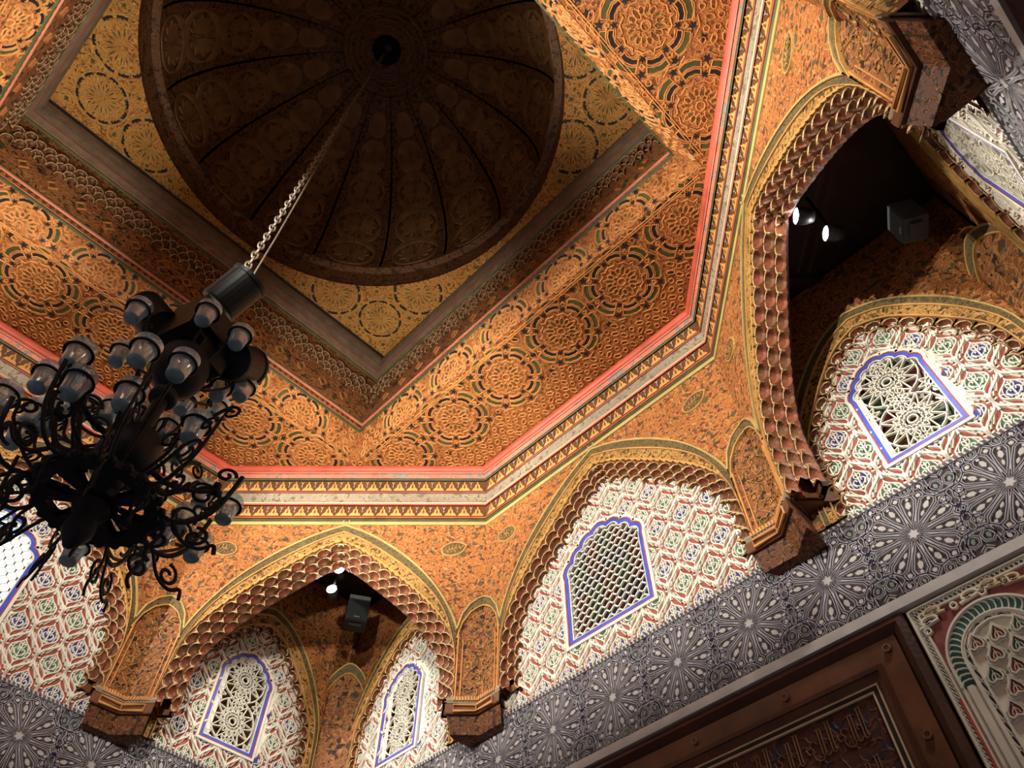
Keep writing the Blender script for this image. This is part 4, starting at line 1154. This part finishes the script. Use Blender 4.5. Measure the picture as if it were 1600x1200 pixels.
well_side(-90, 5, 'side of the square ceiling well hidden by the near ceiling boards', False)

ZF, RF = .8392, .651
def flat_ceiling():
    t = thing('round_ceiling_panel', 'square golden ceiling panel of rosettes round the dark dome opening', 'ceiling panel', (0, 0, Z0+ZF*S))
    F = lambda a, y, h: (a*S, y*S, -h*S); hs = .6722
    N = 96
    b = MB(F)
    def sq(a): k = hs/max(abs(cos(a)), abs(sin(a))); return (k*cos(a), k*sin(a))
    A = [sq(2*pi*i/N) for i in range(N+1)]; C = [(RF*cos(2*pi*i/N), RF*sin(2*pi*i/N)) for i in range(N+1)]
    b.ribbon(A, C, 'flat_scrolls'); b.ribbon(C, C, 'dome_wood', 0, -.01); b.build('painted_board', t)
    for kx, ky in ((1, 1), (-1, 1), (1, -1), (-1, -1)):
        st, g = MB(F), MB(F); keep = lambda x, y: hypot(x, y) > RF+.004 and max(abs(x), abs(y)) < hs-.008
        def ros(cx, cy, R):
            pol = lambda r, a: (cx+R*r*cos(a), cy+R*r*sin(a))
            for k in range(16):
                a = 2*pi*k/16
                P = [pol(.12, a), pol(.42, a-.13), pol(.62, a-.08), pol(.70, a), pol(.62, a+.08), pol(.42, a+.13)]
                if all(keep(*p_) for p_ in P): st.ridge(P, .0032, 0, .003, 'wood_gold', closed=True); g.cell([pol(.30, a), pol(.46, a-.06), pol(.58, a), pol(.46, a+.06)], .0008, ('paint_brown', 'paint_green')[k % 2])
                c = pol(.78, a+pi/16); st.ridge(arc(c[0], c[1], R*.075, 0, 2*pi*7/8, 7), .003, 0, .003, 'wood_gold', closed=True, inside=keep)
            for k in range(12):
                a = 2*pi*k/12
                if keep(*pol(.95, a)): g.cell([pol(.90, a-.20), pol(.93, a-.05), pol(.86, a), pol(.93, a+.05), pol(.90, a+.20), pol(1.0, a+.18), pol(1.02, a), pol(1.0, a-.18)], .001, 'paint_black')
            st.ridge(arc(cx, cy, R*1.06, 0, 2*pi*31/32, 31), .004, 0, .003, 'wood_gold', closed=True, inside=keep)
            st.ridge(arc(cx, cy, R*.86, 0, 2*pi*31/32, 31), .003, 0, .003, 'wood_gold', closed=True, inside=keep)
        ros(.556*kx, .556*ky, .078); ros(.585*kx, .375*ky, .088); ros(.375*kx, .585*ky, .088)
        for cx, cy in ((.635, .635), (.630, .475), (.475, .630), (.640, .27), (.27, .640), (.475, .475)):
            for q in (-1, 1): 
                if keep(cx*kx, cy*ky): st.ridge(arc(cx*kx, cy*ky, .018+.006*q, 0, 2*pi*9/10, 9), .003, 0, .003, 'wood_gold', closed=True, inside=keep)
            star5(g, cx*kx, cy*ky, .010, .001, 'paint_green', 4, .4, keep)
        st.build('carved_rosettes', t, stuff=True); g.build('painted_inlay', t, stuff=True)
flat_ceiling()

def dome():
    t = thing('dome', 'dark brown wooden dome of sixteen ribbed gores with a star at its top', 'dome', (0, 0, Z0+ZF*S))
    H = 1.546-ZF
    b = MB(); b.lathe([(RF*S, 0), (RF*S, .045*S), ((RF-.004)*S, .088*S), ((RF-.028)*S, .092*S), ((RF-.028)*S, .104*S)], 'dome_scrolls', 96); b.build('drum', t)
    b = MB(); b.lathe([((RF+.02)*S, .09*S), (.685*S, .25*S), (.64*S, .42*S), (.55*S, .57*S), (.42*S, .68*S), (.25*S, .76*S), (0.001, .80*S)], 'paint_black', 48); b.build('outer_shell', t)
    prof = spline([(.624, .104), (.628, .20), (.612, .30), (.57, .41), (.50, .51), (.40, .60), (.29, .66), (.165, .70)], 4)
    # arc-length table
    d = [0]
    for p, q in zip(prof, prof[1:]): d.append(d[-1]+hypot(q[0]-p[0], q[1]-p[1]))
    Lm = d[-1]
    def at(v):
        s = max(0, min(1, v))*Lm; j = 0
        while j < len(d)-2 and d[j+1] < s: j += 1
        k = (s-d[j])/(d[j+1]-d[j]); return (prof[j][0]+(prof[j+1][0]-prof[j][0])*k, prof[j][1]+(prof[j+1][1]-prof[j][1])*k)
    ha = pi/16*.965
    def F(u, v, h):      # u: -1..1 across one gore, v: 0..1 up, h: inward
        r, z = at(v); r -= h; a = u*ha; return (r*cos(a)*S, r*sin(a)*S, (z-h*.4*v)*S)
    b = MB(F); nu, nv = 4, 22
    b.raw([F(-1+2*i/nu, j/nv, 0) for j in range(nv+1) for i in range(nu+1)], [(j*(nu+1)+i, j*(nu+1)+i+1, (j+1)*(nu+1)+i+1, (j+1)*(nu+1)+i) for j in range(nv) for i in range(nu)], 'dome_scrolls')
    st = MB(F)
    keep = lambda u, v: abs(u) < .97 and .01 < v < .99
    for cv, R in ((.12, .088), (.33, .085), (.53, .070), (.71, .050), (.86, .032)):
        r, z = at(cv); su = 1/(r*ha); sv = 1/Lm
        pol = lambda q, a: (R*q*cos(a)*su, cv+R*q*sin(a)*sv)
        st.ridge([pol(1, 2*pi*k/24) for k in range(24)], .008*su if False else .05, 0, .004, 'dome_line', closed=True, inside=keep)
        for k in range(12):
            a = 2*pi*k/12
            st.ridge([pol(.15, a), pol(.5, a-.16), pol(.75, a), pol(.5, a+.16)], .035, 0, .004, 'dome_line', closed=True, inside=keep)
    me, ms = b.mesh('gore'), st.mesh('gore_carving')
    for k in range(16):
        M = Matrix.Rotation(2*pi*(k+.5)/16, 4, 'Z')
        o = link('gore', me, t, M); link('gore_carving', ms, o)
    b = MB()
    b.lathe([(.172*S, .692*S), (.172*S, .705*S)], 'paint_black', 16)
    b.lathe([(.168*S, .700*S), (.12*S, .716*S), (.055*S, .722*S)], 'dome_scrolls', 32); b.build('top_medallion', t)
    for r in (.155, .135, .112, .09):
        b = MB(); z = .722-.022*max(0, (r-.055))/.113
        b.tube([(r*S*cos(2*pi*i/32), r*S*sin(2*pi*i/32), (z-.002)*S) for i in range(32)], .0028*S, 'dome_line', 6, closed=True); b.build('medallion_ring', t)
    b = MB(); P = [(.060*(1 if q % 2 == 0 else .66)*cos(pi*q/8), .060*(1 if q % 2 == 0 else .66)*sin(pi*q/8)) for q in range(16)]
    b.raw([(x*S, y*S, .716*S) for x, y in P]+[(x*.3*S, y*.3*S, .760*S) for x, y in P], [(i, (i+1) % 16, 16+(i+1) % 16, 16+i) for i in range(16)]+[tuple(range(16, 32))], 'paint_black')
    b.build('star_boss', t)
dome()

# ------------------------------------------------------------------ lamps in the niches
def lamp(phi, tt, dd, z, label, watts, shield=False, az=0.0, k=.72):
    """small round spotlight on a bracket just behind the arch, aimed across the hall"""
    a = radians(phi); n = Vector((cos(a), sin(a), 0)); td = Vector((sin(a), -cos(a), 0))
    pos = (n*(1+dd)+td*tt)*S; loc = Vector((pos.x, pos.y, Z0+z*S))
    t = thing('spotlight', label, 'lamp', loc, facerot(phi))
    R = Matrix.Rotation(radians(90), 4, 'X')       # lathe axis z -> -y (towards the room)
    b = MB(); b.lathe([(r*k, q) for r, q in [(.0, -.10), (.045, -.10), (.060, -.06), (.062, .0), (.056, .002), (.050, -.012)]], 'black_plastic', 20, R); b.build('housing', t, True)
    b = MB(); b.lathe([(.0, -.002), (.030*k, -.002), (.056*k, -.004)], 'lamp_glow', 20, R); b.build('lens', t)
    top = .05*S-z*S
    b = MB(); b.tube([(0, .05, .05), (0, .07, top)], .010, 'black_plastic', 6); b.build('bracket', t)
    li = bpy.data.lights.new('spotlight_beam', 'SPOT'); li.energy = watts; li.color = SPOT_COL; li.spot_size = radians(150 if shield else 105); li.spot_blend = 0.6; li.shadow_soft_size = 0.014 if shield else 0.03
    o = bpy.data.objects.new('spotlight_beam', li); col.objects.link(o); o.parent = t
    d = Vector((sin(az), -cos(az), 0.25)); o.location = (0, -.03, 0)
    if shield:     # unseen flaps added to cut the beam off the frieze and dome
        b = MB(); b.lathe([(0, -.047), (.180, -.047), (.180, -.050), (0, -.050)], 'black_plastic', 32, Matrix.Translation((0, -.03, 0))); b.build('lower_beam_stop', t)
        b = MB(); b.lathe([(0, .047), (.174, .047), (.174, .050), (0, .050)], 'black_plastic', 32, Matrix.Translation((0, -.03, 0))); b.build('upper_beam_stop', t); o.rotation_euler = d.to_track_quat('-Z', 'Y').to_euler()
    return t
lamp(45, -.027, .10, -.158, 'lower lit spotlight hanging in the middle niche', SPOT_W*.12)
lamp(45, -.018, .10, -.086, 'upper lit spotlight in the middle niche, half hidden by the arch edge', SPOT_W*.08)
lamp(-45, .013, .072, -.122, 'larger, left one of two lit spotlights in the dark right-hand niche', SPOT_W*.12, k=.85)
lamp(-45, -.013, .130, -.150, 'smaller, right one of two lit spotlights in the dark right-hand niche', SPOT_W*.12, k=.8)
for ph, q in ((135, 'niche left of the picture'), (225, 'niche behind the viewer')):
    lamp(ph, -.067, .075, -.200, 'spotlight out of view at the near side of the ' + q, SPOT_W, True)
    lamp(ph, .067, .075, -.200, 'spotlight out of view at the far side of the ' + q, SPOT_W, True)

def loudspeaker(phi, tt, dd, z, label, tilt, size=1.0):
    a = radians(phi); n = Vector((cos(a), sin(a), 0)); td = Vector((sin(a), -cos(a), 0)); pos = (n*(1+dd)+td*tt)*S
    t = thing('loudspeaker', label, 'loudspeaker', (pos.x, pos.y, Z0+z*S), facerot(phi)+tilt); t.scale = (size,)*3
    b = MB(); b.box(-.12, .12, 0, .2, -.17, .17, 'black_plastic'); b.build('cabinet', t)
    b = MB(); b.box(-.115, .115, -.012, 0, -.16, .10, 'black_plastic'); b.build('front_grille', t)
    b = MB(); b.box(-.115, .115, -.010, 0, .115, .165, 'grey_plastic'); b.build('top_strip', t)
    b = MB(); b.box(-.03, .03, -.016, -.012, -.13, -.118, 'grey_plastic'); b.build('badge', t)
    b = MB(); b.box(-.02, .02, .2, .26, -.04, .04, 'black_plastic'); b.build('bracket', t)
    b = MB(); b.box(-.07, .07, .05, .15, -.20, -.17, 'black_plastic'); b.build('foot_plate', t)
loudspeaker(45, .036, .20, -.145, 'black loudspeaker mounted high in the middle niche', .25, .74)
loudspeaker(-45, .03, .24, -.205, 'dim black loudspeaker in the right-hand niche beside the lamps', -.3, .62)

# ------------------------------------------------------------------ chandelier
CH = Vector((0, 0, Z0))
def chandelier():
    t = thing('chandelier', 'black wrought iron chandelier hung on a long chain, with rings for glass cups', 'chandelier', (0, 0, Z0-2.9))
    zz = lambda z: z+2.9           # heights below are given from the cornice foot
    # chain
    ch = bpy.data.objects.new('chain', None); col.objects.link(ch); ch.parent = t
    b = MB(); pts = []
    for i in range(12): a = 2*pi*i/12; pts.append((.016*cos(a), 0, .036*sin(a)))
    b.tube(pts, .0055, 'chain_metal', 5, closed=True); ml = b.mesh('link', True)
    z = -1.16; i = 0
    while z < 1.50*S:
        link('link', ml, ch, Matrix.Translation((0, 0, zz(z))) @ Matrix.Rotation(pi/2*(i % 2), 4, 'Z')); z += .060; i += 1
    b = MB(); b.tube([(.045, -.012, zz(-1.2)), (.040, -.02, zz(-.5)), (.018, -.01, zz(1.2)), (.006, 0, zz(1.5*S))], .005, 'chain_metal', 6); b.build('cable', t)
    # stem with turned bells
    def lat(name, prof, n=24): 
        b = MB(); b.lathe([(r, zz(q)) for r, q in prof], 'iron', n); return b.build(name, t, True)
    lat('stem', [(0, -1.15), (.022, -1.15), (.022, -1.75), (.03, -1.76), (.026, -2.3), (.03, -2.31), (.028, -2.7), (0, -2.7)])
    lat('upper_bell', [(.024, -1.765), (.050, -1.772), (.052, -1.785), (.085, -1.80), (.105, -1.825), (.108, -1.90), (.096, -1.975), (.06, -2.01), (.03, -2.03)])
    lat('collar', [(.026, -2.06), (.05, -2.07), (.055, -2.09), (.05, -2.11), (.026, -2.12)])
    lat('lower_bell', [(.026, -2.335), (.09, -2.345), (.104, -2.37), (.102, -2.46), (.090, -2.525), (.045, -2.545), (.052, -2.575), (.045, -2.605), (.03, -2.62)])
    b = MB()                                     # pierced hub disc
    N = 64
    for k in range(7):
        a0, a1 = 2*pi*k/7, 2*pi*(k+1)/7
        for r0, r1, s0, s1 in ((.0, .075, 0, 1), (.155, .20, 0, 1), (.075, .155, -.22, .22)):
            n = 6; A, B = [], []
            for i in range(n+1):
                u = s0+(s1-s0)*i/n; a = a0+(a1-a0)*u; A.append((r0*cos(a), r0*sin(a))); B.append((r1*cos(a), r1*sin(a)))
            for zc in (zz(-2.655), zz(-2.685)): b.raw([(x, y, zc) for x, y in A+B], [(i, i+1, n+2+i, n+1+i) for i in range(n)], 'iron')
            for L in (A, B): b.raw([(x, y, zc) for zc in (zz(-2.655), zz(-2.685)) for x, y in L], [(i, i+1, n+2+i, n+1+i) for i in range(n)], 'iron')
    b.build('hub_disc', t)
    b = MB(); b.lathe([(0, -.018), (.014, -.010), (.016, 0), (.012, .012), (0, .016)], 'iron', 8); mb = b.mesh('hub_bead', True)
    for k in range(24):
        a = 2*pi*k/24; link('hub_bead', mb, t, Matrix.Translation((.205*cos(a), .205*sin(a), zz(-2.67))))
    lat('finial', [(.05, -2.685), (.062, -2.71), (.040, -2.75), (.046, -2.78), (.048, -2.81), (.03, -2.845), (.012, -2.87), (0, -2.875)])
    # scrolled brackets rising from the hub: each one a flat bar bent in a vertical plane
    def bar(P, w, a, name, m='iron'):
        ca, sa = cos(a), sin(a); fl = Vector((-sa, ca, 0))
        b = MB(); b.tube([(r*ca, r*sa, zz(q)) for r, q in P], w, m, 8, flat=fl); return b
    def spiral(c, r0, r1, a0, turns, n=22): return [(c[0]+(r0+(r1-r0)*i/n)*cos(a0+turns*2*pi*i/n), c[1]+(r0+(r1-r0)*i/n)*sin(a0+turns*2*pi*i/n)) for i in range(n+1)]
    for k in range(9):
        a = 2*pi*(k+.3)/9
        P = spline([(.19, -2.665), (.25, -2.69), (.31, -2.67), (.36, -2.60), (.385, -2.50), (.40, -2.42)], 4)
        b = bar(P, .0090, a, '')
        for seg in (spiral((.305, -2.55), .062, .012, -pi*.45, 1.35), spiral((.335, -2.735), .042, .010, pi*.55, -1.2), spiral((.23, -2.775), .045, .010, pi*.5, 1.25), spiral((.345, -2.43), .036, .008, 0, 1.2)):
            q = bar(seg, .0072, a, ''); b.raw(q.v, q.f, 'iron')
        for P in ([(.25, -2.69), (.30, -2.76), (.36, -2.78), (.40, -2.755), (.412, -2.79)], [(.20, -2.67), (.235, -2.73), (.215, -2.83), (.235, -2.865)]):
            q = bar(spline(P, 5), .0075, a, ''); b.raw(q.v, q.f, 'iron')
        b.build('scroll_bracket', t, True)
    for k in range(5):
        a = 2*pi*(k+.35)/5
        P = spline([(.06, -2.62), (.13, -2.52), (.19, -2.38), (.24, -2.22), (.30, -2.16)], 5); b = bar(P, .0095, a, '')
        for seg in (spiral((.205, -2.28), .050, .010, pi, -1.3), spiral((.13, -2.36), .045, .010, 0, 1.3), spiral((.30, -2.20), .036, .008, pi/2, -1.2)):
            q = bar(seg, .0072, a, ''); b.raw(q.v, q.f, 'iron')
        b.build('upper_scroll', t, True)
    # leaf-tipped rods
    for a, z1 in ((5, -2.12), (75, -2.0), (140, -2.02), (200, -2.1)):
        b = MB(); ar = radians(a); ca, sa = cos(ar), sin(ar)
        P = spline([(.06, -2.42), (.16, -2.44), (.26, -2.40), (.34, z1-.22)], 5); b.tube([(r*ca, r*sa, zz(q)) for r, q in P], .011, 'iron', 7)
        e = P[-1]
        for q in range(4): b.lathe([(0, -.022), (.016, -.008), (.016, .008), (0, .022)], 'iron', 8, Matrix.Translation((e[0]*ca+.02*cos(q*pi/2), e[0]*sa+.02*sin(q*pi/2), zz(e[1])+.012*(q % 2))))
        b.build('leaf_rod', t, True)
    return t, zz
CHAN, ZZ = chandelier()

# black spotlight heads and their junction box clamped to the stem
def can(loc, axis, r, ln, label, watts=CAN_W):
    t = thing('black_spotlight', label, 'lamp', loc); q = Vector(axis).to_track_quat('Z', 'Y'); t.rotation_mode = 'QUATERNION'; t.rotation_quaternion = q
    b = MB(); b.lathe([(0, -ln/2), (r*.97, -ln/2), (r, -ln/2+.012), (r, ln/2), (r*.9, ln/2), (r*.86, ln/2-.03), (0, ln/2-.03)], 'black_plastic', 28); b.build('housing', t)
    b = MB(); b.lathe([(r*1.0, ln/2-.012), (r*1.05, ln/2-.012), (r*1.05, ln/2+.006), (r*.92, ln/2+.006)], 'black_plastic', 28); b.build('rim', t)
    li = bpy.data.lights.new('can_beam', 'SPOT'); li.energy = watts; li.color = SPOT_COL; li.spot_size = radians(66); li.spot_blend = 0.8; li.shadow_soft_size = r*.7
    b = MB(); b.lathe([(0, ln/2-.02), (r*.80, ln/2-.02)], 'lamp_glow', 24); b.build('lens', t)
    o = bpy.data.objects.new('can_beam', li); col.objects.link(o); o.parent = t; o.location = (0, 0, ln/2+.012); o.rotation_euler = (pi, 0, 0)
    return t
can((.00, -.10, Z0-1.36), (.15, -.45, .50), .092, .20, 'black can spotlight on top of the chandelier, topmost of three')
can((-.20, .12, Z0-1.57), (-.62, .40, .76), .085, .17, 'black can spotlight on the chandelier, left of the black box')
can((.19, -.02, Z0-1.66), (.66, .50, .85), .092, .17, 'black can spotlight on the chandelier, right of the black box')
t = thing('junction_box', 'black metal box clamped to the chandelier stem between three spotlights', 'box', (0, 0, Z0-1.66), radians(20))
b = MB(); b.box(-.13, .13, -.09, .09, -.10, .14, 'black_plastic'); b.build('case', t)
b = MB(); b.box(-.09, .05, -.12, -.09, -.06, .06, 'black_plastic'); b.build('cover_plate', t)
b = MB(); b.box(-.04, .11, -.10, .10, -.19, -.10, 'black_plastic'); b.build('clamp', t)

# glass cups, each with the iron ring (part of the chandelier) that carries it
def cup_mesh():
    b = MB(); H = .115
    prof = [(0, .0), (.030, .0), (.034, .006), (.036, .03), (.0405, .066), (.043, .074), (.0440, .082), (.0455, .095), (.050, .113), (.0515, .115), (.0490, .1145), (.0430, .095), (.0412, .082), (.0375, .064), (.0325, .030), (.030, .016), (0, .014)]
    prof = [(r*.96, z) for r, z in prof]
    b.lathe(prof[2:-1], 'clear_glass', 22); b.lathe(prof[:3], 'glass_base', 22); b.lathe(prof[-2:], 'glass_base', 22)
    return b.mesh('glass_cup', True)
ME_CUP = cup_mesh()
def ring_mesh():
    b = MB(); b.tube([(.0475*cos(2*pi*i/24), .0475*sin(2*pi*i/24), 0) for i in range(24)], .0058, 'iron', 6, closed=True); return b.mesh('cup_ring', True)
ME_RING = ring_mesh()
# (angle from the hall's centre line, radius, height of the ring below the cornice foot)
TIERS = {
    'upper': [(175, .27, -1.70), (-108, .18, -1.70), (-58, .20, -1.70), (7, .27, -1.72), (28, .22, -1.72), (43, .34, -1.70), (67, .33, -1.70), (93, .24, -1.70), (128, .34, -1.70)],
    'middle': [(32, .21, -2.00), (63, .23, -2.00), (52, .33, -2.00), (95, .23, -2.00), (111, .30, -2.00), (119, .39, -2.00), (128, .43, -2.05), (122, .48, -2.10), (128, .52, -2.10), (126, .54, -2.20), (107, .53, -2.10), (63, .53, -2.10), (35, .45, -2.15)],
    'lower': [(-118, .37, -2.30), (-98, .37, -2.30), (-155, .36, -2.30), (178, .36, -2.30), (155, .47, -2.30), (13, .45, -2.30), (39, .60, -2.30), (59, .68, -2.30), (38, .44, -2.30), (49, .50, -2.30), (-118, .27, -2.42), (-145, .33, -2.45), (-67, .28, -2.40), (80, .55, -2.45), (105, .62, -2.5), (130, .60, -2.48)],
}
cr = Vector((cos(.7877), -sin(.7877), 0))     # rightwards in the picture, for naming only
ORD = ['first', 'second', 'third', 'fourth', 'fifth', 'sixth', 'seventh', 'eighth', 'ninth', 'tenth', 'eleventh', 'twelfth', 'thirteenth', 'fourteenth', 'fifteenth', 'sixteenth']
def cups():
    cam = sc.camera.matrix_world.inverted()
    for tier, L in TIERS.items():
        items = []
        for a, r, z in L:
            p = Vector((r*cos(radians(a)), r*sin(radians(a)), Z0+z)); q = cam @ p; items.append((-q.x/q.z, p, radians(a), r, z))
        items.sort(key=lambda x: x[0])
        for i, (_, p, a, r, z) in enumerate(items):
            o = link('glass_cup', ME_CUP); o.location = p-Vector((0, 0, .078)); o.rotation_euler = (0, 0, random.random()*6)
            tag(o, 'clear glass cup in the chandelier, %s from the left in its %s tier' % (ORD[i], tier), 'glass', 'glass cups of the iron chandelier')
            link('cup_ring', ME_RING, CHAN, Matrix.Translation((p.x, p.y, ZZ(z))))
            # arm from the stem to the ring
            b = MB(); ca, sa = cos(a), sin(a); e = r-.0475
            if tier == 'upper': P = [(.02, z-.16), (e*.45, z-.20), (e*.85, z-.10), (e, z)]
            elif tier == 'middle': P = [(.03, z-.20), (e*.40, z-.26), (e*.80, z-.14), (e*.93, z-.02), (e, z)]
            else: P = [(.10, -2.64), (e*.55, -2.60), (e*.90, z-.12), (e*.97, z-.03), (e, z)]
            b.tube([(q*ca, q*sa, ZZ(h)) for q, h in spline(P, 5)], .0066, 'iron', 6)
            k = P[-2]
            n = 11 if i % 2 else 8; b.tube([((e-.02+(.022-.0012*u)*cos(u*.62))*ca, (e-.02+(.022-.0012*u)*cos(u*.62))*sa, ZZ(z-.055+(.022-.0012*u)*sin(u*.62))) for u in range(n)], .0048, 'iron', 5)
            b.build('arm', CHAN, True)
cups()

# ------------------------------------------------------------------ finer pieces go under the part they belong to
SUB = {'pillar': {'block_border': 'corbel_block', 'rope_twist': 'rope_moulding', 'small_arch_band': 'painted_face', 'bead': 'painted_face', 'carved_scrolls': 'painted_face'},
       'corner_pillar': {'small_arch_band': 'painted_face', 'bead': 'painted_face'},
       'tympanum': {'painted_ground': 'plaster_ground', 'carved_tracery': 'plaster_ground'},
       'carved_frieze': {'rope_twist': 'top_border'},
       'stucco_arch': {'scallops': 'teal_band', 'carved_scrolls': 'spandrel_ground'},
       'wooden_panel': {'raised_script': 'panel_field'},
       'painted_arch': {'knot': 'outer_bead', 'leaf_medallion': 'spandrel'},
       'round_ceiling_panel': {'carved_rosettes': 'painted_board', 'painted_inlay': 'painted_board'},
       'trim': {'lobed_line': 'painted_wall', 'diamond': 'painted_wall', 'zigzag_leaves': 'zigzag_ground'},
       'loudspeaker': {'badge': 'front_grille'},
       'junction_box': {}, 'spotlight': {'lens': 'housing'}, 'black_spotlight': {'lens': 'housing', 'rim': 'housing'}}
stem = lambda n: n.split('.')[0].rstrip('0123456789').rstrip('_')
for o in [x for x in sc.objects if x.parent is None and stem(x.name) in SUB]:
    rules = SUB[stem(o.name)]; kids = list(o.children)
    for cn, pn in rules.items():
        hosts = [k for k in kids if stem(k.name) == pn]; mine = [k for k in kids if stem(k.name) == cn]
        for i, k in enumerate(mine):
            if hosts: k.parent = hosts[i*len(hosts)//len(mine)]
